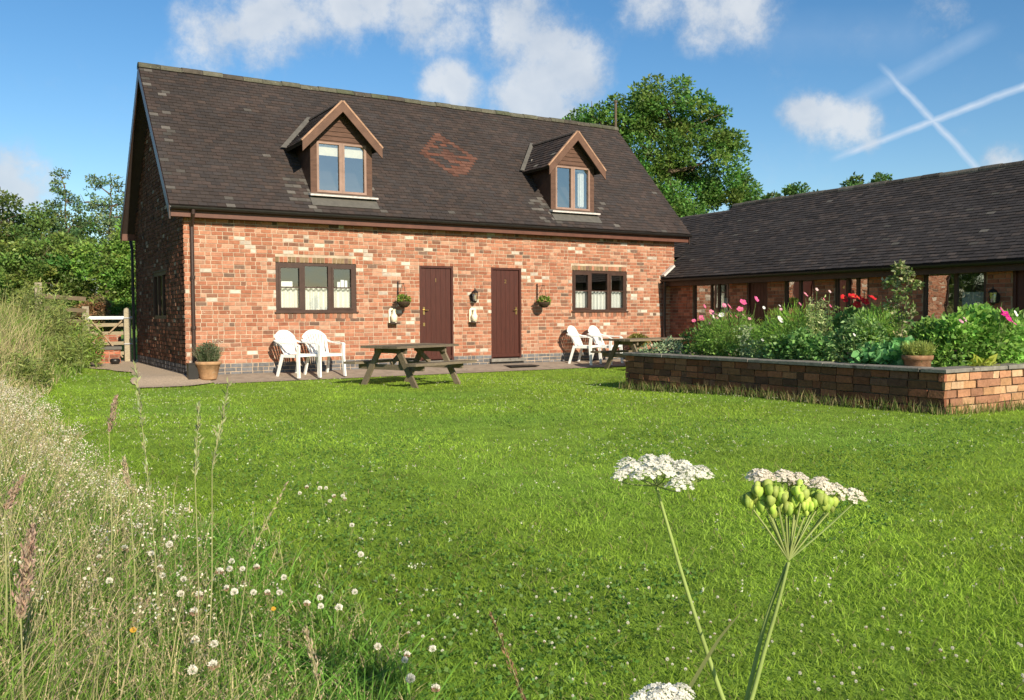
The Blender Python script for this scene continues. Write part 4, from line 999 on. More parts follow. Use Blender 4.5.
plant('cosmos', 'feathery bright green plant with a single white flower left of centre in the bed', 'plant', 5.95, -8.75,
      [bush(1500, (0, 0, .32), (.40, .48, .36), .045, .45, (.16, .28, .05), .3), feather(2800, (0, 0, .36), (.40, .48, .40), .006, (0.225, 0.405, 0.053)), feather(900, (0, 0, .2), (.4, .45, .25), .007, (0.150, 0.285, 0.045)), tuft(60, .2, .3, .5, .8, .006, (0.240, 0.330, 0.075))], [((-.30, -.05, .60), .05, WHT), ((-.1, -.2, .80), .03, (.6, .2, .3))]+[((random.uniform(-.3, .2), random.uniform(-.4, .4), random.uniform(.62, .86)), random.uniform(.016, .026), random.choice((PINK, WHT, (.72, .4, .5)))) for _ in range(7)])
plant('lychnis', 'tall pale leafy stalk of seedheads in front of the pink cosmos', 'plant', 5.62, -8.22, [leaves(np.c_[rng.normal(0, .04, 260), rng.normal(0, .05, 260), rng.uniform(0, .52, 260)], .055, .4, .3, (.30, .38, .20), .3)], (), [[(0, 0, 0), (.0, .02, .3), (.01, .0, .56)]])
def stalky(x, y, label, h, n, tint, flowers, spread=.22, name='verbascum'):
    st = []; lv = []
    for i in range(n):
        a = random.uniform(0, 6.28); q = spread*math.sqrt(random.random()); b = (q*math.cos(a)*.4, q*math.sin(a)*.4, 0); t = (q*math.cos(a), q*math.sin(a), h*random.uniform(.72, 1.05))
        st.append([b, ((b[0]+t[0])/2+.01, (b[1]+t[1])/2, t[2]*.5), t]); k = 90; u = rng.uniform(.25, 1.02, k)[:, None]
        lv.append(leaves(np.asarray(b)*(1-u)+np.asarray(t)*u+rng.normal(0, .022, (k, 3)), .042, .45, .5, tint, .35))
    return plant(name, label, 'plant', x, y, lv, flowers, st)
stalky(5.85, -9.28, 'tall thin pale stalks with small leaves and a pinkish bud, left of the red geraniums', .86, 9, (0.360, 0.420, 0.180), [((-.02, .22, .92), .036, (.7, .25, .35)), ((-.05, .02, .98), .022, (.7, .5, .5)), ((.02, -.12, .95), .022, (.65, .45, .45))])
plant('geranium', 'dark leaved geranium with a cluster of vivid red flowers in the middle of the bed', 'plant', 6.15, -9.62,
      mass(1900, [((0, 0, .3), (.3, .35, .3)), ((-.1, -.3, .25), (.28, .3, .25)), ((.05, .1, .55), (.2, .25, .18))], .06, .7, (0.150, 0.270, 0.068)),
      [((-.06, .18, .86), .055, RED), ((-.02, .08, .88), .06, RED), ((-.05, -.02, .86), .055, (.7, .05, .03)), ((-.08, -.09, .84), .055, RED), ((-.1, -.16, .82), .05, RED), ((-.05, -.22, .86), .055, RED), ((-.18, -.1, .46), .035, (.45, .03, .03)), ((-.12, -.06, .78), .05, (.66, .03, .03))])
plant('leafy_plant', 'green plant with small rounded leaves on the front edge below the red geranium', 'plant', 5.68, -9.05, mass(1500, [((0, .25, .18), (.15, .25, .18)), ((0, -.1, .24), (.16, .25, .24)), ((.05, -.35, .2), (.15, .22, .2))], .06, .75, (0.165, 0.300, 0.090)))
plant('leafy_plant', 'pale edged green plant with dense small leaves left of the variegated shrub', 'plant', 5.78, -9.85, mass(1600, [((0, .2, .24), (.18, .25, .24)), ((.05, -.15, .34), (.2, .25, .28)), ((.1, .0, .5), (.2, .2, .16))], .05, .5, (0.240, 0.375, 0.135)), [((-.15, -.1, .42), .022, WHT)])
plant('nasturtium', 'low plant with broad round bluish leaves in front of the variegated shrub', 'plant', 5.72, -10.38, mass(750, [((0, .15, .12), (0.255, 0.360, 0.195)), ((.05, -.12, .18), (.17, .22, .17)), ((-.02, -.33, .10), (.14, .14, .10))], .085, .95, (0.135, 0.300, 0.105)))
q = np.concatenate([blob_points(c_, r_, n_, .2)[0] for c_, r_, n_ in (((0, .10, 1.05), (.07, .09, .10), 100), ((0, -.10, 1.10), (.07, .08, .10), 100), ((.02, .02, 1.20), (.06, .07, .08), 70), ((-.02, -.04, .88), (.09, .10, .11), 100), ((.0, .13, .80), (.06, .07, .1), 60), ((.02, -.13, .70), (.06, .07, .1), 60), ((0, .03, .6), (.09, .11, .1), 70), ((0, -.03, .4), (.08, .10, .12), 70), ((.02, -.20, 1.0), (.04, .05, .06), 36), ((0, .21, 1.02), (.04, .05, .06), 36))])
vt = np.where(rng.random((len(q), 1)) < .35, np.array([[.42, .42, .22]]), np.array([[.15, .21, .06]]))
plant('variegated_shrub', 'tall upright variegated shrub standing above the other plants in the bed', 'shrub', 6.0, -10.3, [leaves(q, .058, .5, .3, vt, .25)], (), [[(0, 0, 0), (.01, .02, .6), (.02, .1, 1.15)], [(0, 0, 0), (-.01, -.05, .6), (0, -.12, 1.15)], [(.02, 0, 0), (.03, 0, .6), (.0, .0, 1.2)]], (.12, .10, .06))
plant('fern', 'light green feathery plant between the variegated shrub and the red geranium', 'plant', 6.05, -9.98, [feather(1600, (0, 0, .45), (.3, .3, .3), .008, (0.225, 0.390, 0.060)), bush(500, (0, 0, .35), (.28, .28, .3), .05, .4, (0.180, 0.300, 0.060))])
potted('terracotta_planter', 'brown terracotta trough of grassy yellow green foliage on the corner of the flower bed', 'potted plant', (5.66, -10.76, PZ-.03),
       [(.005, 0), (.125, 0), (.13, .015), (.145, .135), (.160, .14), (.166, .185), (.15, .19), (.135, .16)], M['terra2'],
       [tuft(700, .12, .17, .08, .22, .007, (.33, .38, .09), z=.15), bush(600, (0, 0, .24), (.16, .16, .10), .03, .4, (.32, .40, .10))])
plant('border_plant', 'soft green leafy mound behind the silvery plant at the far left of the bed', 'plant', 6.1, -6.9, mass(1500, [((0, .1, .22), (.3, .3, .24)), ((-.1, -.3, .30), (.28, .3, .28))], .055, .5, (.17, .28, .06)), [((-.2, -.3, .56), .026, PINK), ((-.1, -.1, .5), .024, WHT), ((-.25, -.4, .54), .024, (.72, .3, .42))])
plant('border_plant', 'bright leafy clump tucked behind the terracotta pot on the bed', 'plant', 6.1, -10.65, mass(1300, [((0, 0, .26), (.24, .24, .26)), ((.1, .1, .4), (.2, .2, .2))], .06, .6, (.18, .31, .06)))
plant('leafy_plant', 'fresh green low foliage along the front edge below the feathery pink cosmos', 'plant', 5.66, -7.55, mass(1000, [((0, .3, .12), (.13, .25, .13)), ((0, -.1, .16), (.13, .25, .16)), ((.05, -.45, .12), (.13, .2, .12))], .05, .6, (.17, .29, .06)))
rose = plant('leafy_shrub', 'dense bright green shrub with magenta flowers at the right end of the bed', 'shrub', 6.45, -11.0,
      mass(4200, [((-.35, .15, .25), (.28, .28, .27)), ((0, 0, .42), (.32, .32, .32)), ((.3, -.05, .38), (.3, .3, .32)), ((-.25, .1, .48), (.22, .22, .18)), ((.1, .1, .60), (.25, .2, .16)), ((.55, 0, .3), (.3, .28, .3))], .065, .6, (0.195, 0.360, 0.068)),
      [((.0, -.28, .66), .042, MAG), ((.03, -.30, .61), .045, MAG), ((.17, -.28, .56), .045, (.72, .12, .35)), ((-.03, -.26, .70), .036, (.6, .05, .3)), ((.06, -.27, .65), .036, MAG), ((-.45, -.05, .58), .03, (.6, .3, .42)), ((-.38, -.05, .60), .03, (.6, .35, .45)), ((.36, -.2, .66), .04, WHT)])
plant('leafy_shrub', 'loose green shrub beyond the magenta flowered one, at the right edge of the picture', 'shrub', 7.45, -10.85, mass(2600, [((0, 0, .35), (.4, .3, .35)), ((.3, .1, .3), (.35, .3, .3)), ((-.2, .0, .3), (.3, .3, .3))], .07, .6, (0.180, 0.315, 0.075)), (), [[(-.3, 0, .3), (-.31, .02, .66), (-.30, .0, .80)]])
plant('hosta', 'small yellow green clump of broad leaves on the front edge right of the terracotta trough', 'plant', 6.25, -11.14, [leaves(blob_points((0, 0, .06), (.14, .1, .07), 90)[0], .13, .5, .5, (.34, .38, .06), .2)])
stalky(6.5, -9.0, 'tall leafy stems at the back of the bed behind the white flower', .75, 8, (0.195, 0.285, 0.075), [((0, .1, .78), .03, PINK)], .3, 'border_plant')
plant('border_plant', 'shady dark green foliage filling the back of the bed', 'plant', 7.0, -8.0, mass(2400, [((0, .6, .25), (.5, .5, .3)), ((0, -.3, .3), (.5, .5, .34)), ((.1, -1.3, .3), (.5, .6, .35)), ((.2, -2.2, .3), (.5, .6, .35))], .08, .6, (0.120, 0.210, 0.053)))
plant('leafy_plant', 'white flecked leafy plant at the front of the bed under the lone white flower', 'plant', 5.66, -8.55, mass(700, [((0, .1, .16), (.13, .2, .16)), ((.05, -.15, .2), (.14, .16, .2))], .05, .6, (0.300, 0.435, 0.180)), [((-.06, 0, .33), .022, WHT)])

# ------------------------------------------------------------------ lawn and meadow
def noise2(x, y, s, sd): 
    r_ = np.random.default_rng(sd); o = np.zeros_like(x)
    for i in range(6):
        a = r_.uniform(0, 6.28); k = s*r_.uniform(.6, 1.8); o += np.sin(k*(x*np.cos(a)+y*np.sin(a))+r_.uniform(0, 6.28))
    return o/6
def view_pts(n, d0, d1, p, t0=-.70, t1=.70):
    """points on the ground round the viewpoint, thinner with distance like d**p"""
    k = p+2; u = rng.uniform(0, 1, n); d = (d0**k+u*(d1**k-d0**k))**(1/k); t = rng.uniform(t0, t1, n)
    sy, cy = math.sin(yaw), math.cos(yaw)
    return CAM.x+d*(sy+cy*t), CAM.y+d*(cy-sy*t), d
toe = toe_x
def blades(x, y, z, h, w, lean, tint, segs=1, bend=.5, az=None):
    n = len(x); a = rng.uniform(0, 6.283, n) if az is None else az; dx, dy = np.cos(a), np.sin(a)
    b = rng.uniform(0, 6.283, n); px_, py_ = np.cos(b), np.sin(b)
    V = []
    for i in range(segs+1):
        t = i/segs; off = lean*h*(t**(1+bend)); zz = z+h*(t-.25*lean*t*t)
        ww = w*(1-t)**.6*.5 if i < segs else 0*w
        cx, cy_ = x+dx*off, y+dy*off
        if i < segs: V += [np.stack([cx-px_*ww, cy_-py_*ww, zz], 1), np.stack([cx+px_*ww, cy_+py_*ww, zz], 1)]
        else: V.append(np.stack([cx, cy_, zz], 1))
    V = np.stack(V, 1); k = V.shape[1]; base = (np.arange(n)*k)[:, None]
    tri = []
    for i in range(segs):
        j = 2*i
        if i < segs-1: tri += [[j, j+1, j+3], [j, j+3, j+2]]
        else: tri += [[j, j+1, j+2]]
    F = (base[:, None, :]+np.array(tri)[None]).reshape(-1, 3)
    return V.reshape(-1, 3), F, np.repeat(tint, k, 0)
def in_planter(x, y, g=0.0): return (x > PX0-g) & (x < PX1+g) & (y > PY0-g) & (y < PY1+g)
def lawn_ok(x, y):
    edge = PE-.02+.05*np.sin(4*x)+.03*np.sin(11*x)
    ok = (y < edge) & (x < 11.45) & ~in_planter(x, y, .0)
    left = (x < .3); ok2 = (x > toe(y)-.6) & (x < -.80+.15*np.sin(1.3*y)+.05*np.sin(7*y)) & (y < 5.6) | (x < .35) & (y < -1.12+.12*np.sin(3*x)+.04*np.sin(9*x)) & (x > toe(y)-.6)
    return np.where(left, ok2, ok)
def lawn_tint(x, y):
    n = len(x); a = noise2(x, y, 1.0, 1); b = noise2(x, y, 3.1, 2)
    c = np.array([[.290, .435, .048]])*(1+.20*a+.16*b)[:, None]
    c = c*(1+.13*np.sin(1.9*x+.35*y+.6*np.sin(.7*y)))[:, None]+np.clip(noise2(x, y, .8, 3), 0, 1)[:, None]*np.array([[.07, .04, .0]])
    c = c*rng.uniform(.66, 1.42, (n, 1)); c = c*(1+.12*noise2(x, y, 6.5, 61))[:, None]; bl = np.clip(noise2(x, y, 1.3, 62)-.12, 0, .4)[:, None]*1.6; c = c*(1-bl)+np.array([[.22, .40, .06]])*bl*rng.uniform(.7, 1.2, (n, 1)); dry = rng.random(n) < .035+.10*np.clip(noise2(x, y, .9, 63), 0, 1); c[dry] = np.array([.34, .30, .13])*rng.uniform(.7, 1.2, (dry.sum(), 1)); return c
x, y, d = view_pts(620000, 1.25, 19.5, -1.35); k = lawn_ok(x, y); x, y, d = x[k], y[k], d[k]
near = d < 5.5
parts = []
for sel, sg in ((near, 2), (~near, 1)):
    X, Y, DD = x[sel], y[sel], d[sel]; n = len(X)
    h = np.where(rng.random(n) < .13+.15*noise2(X, Y, 1.6, 6), rng.uniform(.030, .062, n), rng.uniform(.012, .032, n))*(1+.35*noise2(X, Y, 2.2, 5))+.012*np.clip((toe(Y)+.5-X)*2, 0, 2)
    parts.append(blades(X, Y, hgt(X, Y)-.004, h, .0027+.00072*DD, rng.uniform(.3, 1.9, n), lawn_tint(X, Y), sg))
V, F, T = merge(parts); stuff(np_mesh('lawn_grass', V, F, T, M['grass']), 'short mown bright green lawn grass in front of the cottage', 'grass')
# longer fringe at the foot of the planter, fence and walls
xs_, ys_ = [], []
n = 1500; xs_.append(PX0-np.abs(rng.normal(0, .05, n))); ys_.append(rng.uniform(PY0-.05, PY1+.05, n))
n = 900; xs_.append(rng.uniform(PX0, PX1, n)); ys_.append(PY0-np.abs(rng.normal(0, .035, n)))
n = 400; xs_.append(rng.uniform(PX0, PX0+1.5, n)); ys_.append(PY1+np.abs(rng.normal(0, .05, n)))
x, y = np.concatenate(xs_), np.concatenate(ys_); n = len(x); t = np.where(rng.random((n, 1)) < .35, np.array([[.36, .30, .15]]), np.array([[.13, .20, .04]]))*rng.uniform(.7, 1.3, (n, 1))
V, F, T = blades(x, y, hgt(x, y), rng.uniform(.05, .20, n), .007, rng.uniform(.1, .6, n), t, 2); stuff(np_mesh('fringe_grass', V, F, T, M['meadow']), 'longer untrimmed grass along the foot of the brick flower bed', 'grass')

# clover leaves low in the turf
x, y, d = view_pts(16000, 1.4, 9, -1.2); k = lawn_ok(x, y) & (noise2(x, y, 2.0, 8) > .05); x, y = x[k], y[k]; n = len(x)
P3 = np.repeat(np.c_[x, y, hgt(x, y)+rng.uniform(.012, .040, n)], 3, 0); lf = leaves(P3, .014, .9, .25, (.13, .25, .045), .3); stuff(np_mesh('clover_leaves', *lf, M['leaf']), 'patches of dark green clover leaves low in the lawn', 'clover')

# meadow on the bank
def meadow_pts(n, d0, d1, p): 
    x, y, d = view_pts(n, d0, d1, p, -.80, .2); k = (x < toe(y)+.05+.22*noise2(x, y, 2.3, 12)) & (y < 9.5) & ~((x > -1.35) & (y > 3.5)); return x[k], y[k], d[k]
parts = []
x, y, d = meadow_pts(150000, 1.15, 22, -1.25); n = len(x)
e = np.clip((toe(y)-.05-.22*ss(-12, -14, y)-x)/.7, .10, 1); tan_ = np.clip(.38+.75*ss(3.0, 9, d)*ss(-1.7, -2.5, x)+.5*noise2(x, y, 1.3, 21)-.5*ss(-1.5, 3, y), 0.05, .95)
h = rng.uniform(.08, .32, n)*(.30+.85*e)*(1+1.0*ss(-7, 1, y)); gr = np.array([[.19, .305, .05]]); tn = np.array([[.54, .45, .25]])
mixm = (rng.random(n) < tan_*.68)[:, None]; t = np.where(mixm, tn, gr)*rng.uniform(.6, 1.35, (n, 1))
parts.append(blades(x, y, hgt(x, y)-.01, h, .0036+.0007*d, rng.uniform(.15, 1.1, n), t, 3))
x2, y2, d2 = meadow_pts(9000, 1.2, 4.2, -1.2); k = x2 < toe(y2)-.02; x2, y2, d2 = x2[k], y2[k], d2[k]; n2 = len(x2)
parts.append(blades(x2, y2, hgt(x2, y2)-.01, rng.uniform(.10, .27, n2), rng.uniform(.004, .009, n2), rng.uniform(.4, 1.6, n2), np.array([[.15, .31, .045]])*rng.uniform(.6, 1.4, (n2, 1)), 4, .9))
# fine pale flowering stems with airy seedheads
x, y, d = meadow_pts(7500, 1.5, 20, -1.0); k = rng.random(len(x)) < np.clip((toe(y)-x)/.5, .12, 1); x, y, d = x[k], y[k], d[k]; n = len(x); e = np.clip((toe(y)-.05-.2*ss(-12, -14, y)-x)/.7, .10, 1)
h = rng.uniform(.26, .50, n)*(.40+.65*e)*(1+.9*ss(-7, 1, y)); az = rng.uniform(0, 6.283, n); ln = rng.uniform(.05, .5, n)
t = np.array([[.48, .45, .20]])*rng.uniform(.7, 1.25, (n, 1)); parts.append(blades(x, y, hgt(x, y), h, .0016+.0007*d, ln, t, 3, .5, az))
sd_ = []; NS = 30
for i in range(NS):
    u = .66+.38*i/NS; off = ln*h*(u**1.5); cx = x+np.cos(az)*off; cy = y+np.sin(az)*off; cz = hgt(x, y)+h*(u-.25*ln*u*u)
    ww = (.012*(1-abs(i/NS-.35)))[()] if False else .011*(1.05-abs(i/NS-.3)); q = np.c_[cx, cy, cz]+rng.normal(0, ww, (n, 3))
    pk = np.where((rng.random(n) < .4)[:, None], np.array([[.44, .31, .22]]), np.array([[.58, .50, .31]])); sd_.append(leaves(q, .0080, .24, 1.2, pk, .3))
V1, F1, T1 = merge(parts); stuff(np_mesh('meadow_grass', V1, F1, T1, M['meadow']), 'tall unmown meadow grass on the bank at the left', 'grass')
V, F, T = merge(sd_); stuff(np_mesh('meadow_seedheads', V, F, T, M['meadow']), 'pale tan and pinkish seedheads above the meadow grass', 'grass')
# bedstraw-like drift of tiny white flowers along the bank
x, y, d = meadow_pts(6500, 1.9, 13, -.9); k = (x < toe(y)-.12-.22*ss(-11.5, -13.5, y)) & (noise2(x, y, 2.6, 31) > .02) & (rng.random(len(x)) < np.where(d < 3.6, .45, 1)) & (rng.random(len(x)) < 1.0-.75*ss(-9.5, -6, y)); x, y, d = x[k], y[k], d[k]
xb, yb_ = rng.uniform(-3.45, -2.72, 900), rng.uniform(-13.2, -6.5, 900); k = noise2(xb, yb_, 3.0, 71) > -.25; x = np.r_[x, xb[k]]; y = np.r_[y, yb_[k]]
P3 = np.repeat(np.c_[x, y, hgt(x, y)+rng.uniform(.16, .34, len(x))+.08*ss(-12, -9, y)], 10, 0); P3 += rng.normal(0, .013, P3.shape)
stuff(np_mesh('white_wildflowers', *leaves(P3, .0075, .95, .6, (.74, .67, .52), .25), M['petal']), 'drift of tiny creamy white wildflowers along the bank', 'wildflowers')

# clover heads: the ones that show largest one by one, the rest of the lawn as one scatter
def clover_mesh(brown):
    h = MB(); k = 46
    for i in range(k):
        ph = math.acos(1-1.75*(i+.5)/k); a = i*2.39996; d = Vector((math.sin(ph)*math.cos(a), math.sin(ph)*math.sin(a), math.cos(ph)))
        s = d.cross(Vector((0, 0, 1))).normalized() if abs(d.z) < .98 else Vector((1, 0, 0)); r_ = .0105; c = d*r_*.35; o = d*r_*random.uniform(.9, 1.1)+Vector((0, 0, .0015))
        h.tint = lum((.86, .83, .72) if not brown or d.z > .15 else (.45, .30, .20), random.uniform(.85, 1.1)); uu = d.cross(s)
        h.add([c, o*.72+s*.0022, o, o*.72-s*.0022], ((0, 1, 2, 3),)); h.add([c, o*.72+uu*.0020, o*1.0, o*.72-uu*.0020], ((0, 1, 2, 3),))
    s = MB(); s.tint = (.16, .22, .05); s.tube([(.012, .006, -.15), (.004, .003, -.07), (0, 0, -.003)], [.0012, .0011, .001], 4, False)
    return h, s
CV = []
for b in (False, True, False):
    h, s = clover_mesh(b); CV.append((h, s))
CLP = [(-2.532, -13.499, 0.158), (-2.467, -13.597, 0.15), (-2.414, -13.747, 0.143), (-2.483, -13.928, 0.148), (-2.646, -13.803, 0.179), (-2.603, -13.76, 0.17), (-2.558, -13.753, 0.161), (-2.674, -14.009, 0.181), (-2.66, -14.053, 0.178), (-2.6, -14.044, 0.165), (-2.557, -14.047, 0.158), (-2.829, -14.112, 0.217), (-2.785, -13.928, 0.207), (-2.831, -13.805, 0.22), (-2.842, -13.904, 0.222), (-2.377, -14.017, 0.137), (-2.436, -14.063, 0.141), (-2.405, -14.105, 0.138), (-2.356, -14.135, 0.134), (-2.825, -14.279, 0.211), (-2.875, -14.53, 0.222), (-2.835, -14.555, 0.212), (-2.874, -14.718, 0.222), (-2.93, -14.765, 0.238), (-2.827, -13.62, 0.223), (-2.776, -14.11, 0.204), (-2.254, -14.011, 0.134), (-2.381, -14.508, 0.133), (-2.332, -14.597, 0.129), (-2.354, -14.63, 0.129), (-2.25, -14.589, 0.126), (-2.364, -14.835, 0.128), (-2.396, -14.757, 0.132), (-1.701, -12.436, 0.124), (-1.737, -12.402, 0.122), (-1.697, -12.169, 0.121), (-1.725, -12.152, 0.121), (-1.773, -12.076, 0.119), (-1.857, -12.212, 0.118), (-1.8, -12.516, 0.124), (-1.721, -12.518, 0.125), (-2.07, -13.606, 0.14), (-1.915, -13.114, 0.135), (-2.906, -13.582, 0.243), (-3.006, -14.013, 0.259), (-2.791, -13.137, 0.216), (-3.002, -13.746, 0.265), (-2.737, -13.441, 0.201)]
x, y, d = view_pts(1500, 1.7, 7.5, -1.0, -.62, .62); k = lawn_ok(x, y) & (noise2(x, y, 1.4, 41)+.35*(d < 4) > .08); ex = [(a, b, H(a, b)+random.uniform(.035, .06)) for a, b in zip(x[k], y[k])]
ex.sort(key=lambda p: (p[0]-CAM.x)**2+(p[1]-CAM.y)**2)
allc = [(p[0], p[1], p[2]+(.055 if p[0] < -2.55 else .02), random.uniform(1.0, 1.35)) for p in CLP]+[(p[0], p[1], p[2]-.015, random.uniform(.35, .6)) for p in ex[:300-len(CLP)]]
protos = []
for i, (x_, y_, z_, s_) in enumerate(allc):
    v = i % 3
    if len(protos) < 3:
        o = empty('clover_flower'); hh = CV[v][0].build('flower_head', M['petal'], o); st = CV[v][1].build('stem', M['stem'], o); protos.append((o, [(hh, []), (st, [])]))
    else: o = copy_tree(*protos[v])
    o.location = (x_, y_, z_); o.scale = (s_,)*3; o.rotation_euler = (random.uniform(-.3, .3), random.uniform(-.3, .3), random.uniform(0, 6.28))
    tag(o, 'small white clover flower head on a thin green stem in the grass', 'clover flower', 'white clover flowers in the grass')
x, y, d = view_pts(6500, 3.2, 17, -.6); k = lawn_ok(x, y) & (noise2(x, y, 1.1, 51)+.5*noise2(x, y, 4, 52) > rng.uniform(-.35, .45, len(x))); x, y, d = x[k], y[k], d[k]; n = len(x)
P3 = np.repeat(np.c_[x, y, hgt(x, y)+rng.uniform(.025, .045, n)], 5, 0)+rng.normal(0, .0045, (5*n, 3))
stuff(np_mesh('lawn_clover_flowers', *leaves(P3, .0085, .9, .9, (.62, .62, .45), .25), M['petal']), 'thousands of tiny white clover and daisy heads dotted over the lawn', 'wildflowers')

# single seedheads that stand out
def seedhead(name, label, top, base, r, n, col, ls, sp=.3, gap=1.0):
    top = Vector(top); base = Vector(base); g = Vector((base.x+(base-top).x*.6, base.y+(base-top).y*.6, 0)); g.z = H(g.x, g.y)-.02
    o = tag(empty(name, g), label, 'grass stalk', 'seed stalks standing out of the meadow')
    ax = top-base; mb = MB(); mb.tint = (.30, .30, .13); mb.tube([(0, 0, 0), (base-g)*.55+Vector((.008, .005, 0)), base-g, top-g], [.0016, .0015, .0012, .0006], 5); mb.build('stem', M['stem'], o)
    u = rng.uniform(0, 1, n); pr = np.sin(np.clip(u*.92+.06, 0, 1)*math.pi)**.6; q = np.asarray(base-g)+u[:, None]*np.asarray(ax)+rng.normal(0, 1, (n, 3))*(r*pr)[:, None]*.5
    d = np.repeat(np.asarray(ax.normalized())[None], n, 0); np_mesh('seed_head', *leaves(q, ls, sp, .0, col, .3, out=d*2.2), M['meadow'], o)
PKB, STR, GRS = (.47, .335, .25), (.50, .42, .27), (.42, .45, .22)
seedhead('seed_stalk', 'thick pinkish brown plume of grass in the lower left foreground', (-3.246, -14.985, .70), (-3.268, -14.975, .535), .0125, 620, PKB, .012)
seedhead('seed_stalk', 'slim pinkish seed plume against the bright lawn left of the gravel', (-2.972, -13.972, .845), (-2.992, -13.964, .743), .010, 260, PKB, .011)
seedhead('seed_stalk', 'pale straw coloured narrow plume just below the slim pinkish one', (-2.986, -14.205, .698), (-2.976, -14.215, .611), .008, 200, STR, .011)
seedhead('seed_stalk', 'leaning pinkish plume at the very left edge above the thick plume', (-3.246, -14.63, .736), (-3.279, -14.613, .667), .009, 240, PKB, .011)
seedhead('seed_stalk', 'short straw plume leaning left in the lower foreground', (-2.955, -14.362, .35), (-2.996, -14.34, .28), .008, 160, STR, .011)
seedhead('seed_stalk', 'tall pale green rye spike, the left one of a close pair on the lawn side', (-2.85, -14.50, .86), (-2.862, -14.50, .68), .006, 90, GRS, .016, .25)
seedhead('seed_stalk', 'tall pale green rye spike, the right one of a close pair on the lawn side', (-2.785, -14.541, .915), (-2.828, -14.534, .699), .006, 100, GRS, .016, .25)
seedhead('seed_stalk', 'very tall thin rye spike reaching up to the gravel by the gable', (-2.953, -14.215, .955), (-2.929, -14.245, .604), .0055, 120, GRS, .017, .25)
seedhead('seed_stalk', 'bleached straw coloured bent plume low in the bottom foreground', (-2.703, -14.863, .376), (-2.683, -14.881, .255), .007, 150, STR, .011)
seedhead('seed_stalk', 'reddish brown drooping dock stalk near the bottom centre', (-2.492, -15.338, .504), (-2.439, -15.378, .33), .005, 150, (.27, .16, .09), .010)
seedhead('seed_stalk', 'fine leaning pale stem crossing the lawn edge above the clover heads', (-2.60, -14.40, .62), (-2.70, -14.37, .42), .005, 60, STR, .013)

# nettles and weeds on the bank near the gate
def weed(x, y, h, r, n, label, tint):
    o = tag(empty('weed_clump', (x, y, H(x, y))), label, 'weeds', 'weed clumps on the bank')
    st = MB(); st.tint = (.14, .18, .06); lv = []
    for i in range(n):
        a = random.uniform(0, 6.28); q = r*math.sqrt(random.random()); b = Vector((q*math.cos(a), q*math.sin(a), -.03)); t = b*1.25+Vector((0, 0, h*random.uniform(.6, 1.05)))
        st.tube([b, (b+t)/2+Vector((.01, .01, 0)), t], [.005, .004, .002], 4, False); k = 70; u = rng.uniform(.15, 1.02, k)[:, None]
        lv.append(leaves(np.asarray(b)*(1-u)+np.asarray(t)*u+rng.normal(0, .035, (k, 3)), .11, .20, .55, np.asarray(tint)*random.uniform(.75, 1.25), .3))
    st.build('stem', M['stem'], o); V, F, T = merge(lv); np_mesh('foliage', V, F, T, M['leaf'], o)
weed(-1.30, 3.9, .95, .34, 26, 'dark green nettle clump at the lawn edge left of the gate', (.24, .34, .07))
weed(-1.85, 1.8, .7, .38, 24, 'green weed clump on the bank nearer than the nettles by the gate', (.29, .35, .10))
weed(-1.45, 5.8, 1.2, .42, 34, 'tall weed clump in front of the grey fence', (.29, .35, .10))
weed(-2.2, 5.2, 1.15, .5, 34, 'grassy green weed clump below the left fence post', (.29, .35, .10))
weed(-1.9, 8.6, 1.25, .6, 40, 'weed clump beside the far left fence post', (.29, .35, .10))
weed(-2.65, -.8, .5, .35, 18, 'low weed clump at the bank edge halfway to the cottage', (.29, .35, .10))

# ------------------------------------------------------------------ hogweed in the foreground
FL = (.90, .87, .76)
def floret_head(mb, c, r, n, col=FL, ax=Vector((0, 0, 1))):
    """an umbellet: many tiny white flowers on a shallow dome"""
    x = ax.cross(Vector((.3, 1, .1))).normalized(); y = ax.cross(x)
    for i in range(n):
        q = r*math.sqrt((i+.5)/n); a = i*2.39996+random.uniform(-.3, .3); p = Vector(c)+(x*math.cos(a)+y*math.sin(a))*q+ax*(.75*r*(1-(q/r)**2)+random.uniform(-.0012, .0012)-.0018)
        f = .0026*random.uniform(.8, 1.4); nn = (ax+(x*math.cos(a)+y*math.sin(a))*.7*q/r+Vector((random.uniform(-.4, .4), random.uniform(-.4, .4), 0))).normalized(); u = nn.cross(Vector((.2, .9, .1))).normalized(); w = nn.cross(u)
        mb.tint = lum(col, random.uniform(.8, 1.1))
        for k in range(4):
            t = k*math.pi/2+i; d = u*math.cos(t)+w*math.sin(t); e = u*-math.sin(t)+w*math.cos(t)
            mb.add([p, p+d*f*.7+e*f*.55, p+d*f*1.25+nn*f*.2, p+d*f*.7-e*f*.55], ((0, 1, 2, 3),))
def curve(pts, n=6):
    P_ = [Vector(p) for p in pts]; out = []
    for i in range(len(P_)-1):
        p0, p1, p2, p3 = P_[max(i-1, 0)], P_[i], P_[i+1], P_[min(i+2, len(P_)-1)]
        for k in range(n):
            t = k/n; out.append(.5*((2*p1)+(p2-p0)*t+(2*p0-5*p1+4*p2-p3)*t*t+(3*p1-p0-3*p2+p3)*t**3))
    return out+[P_[-1]]
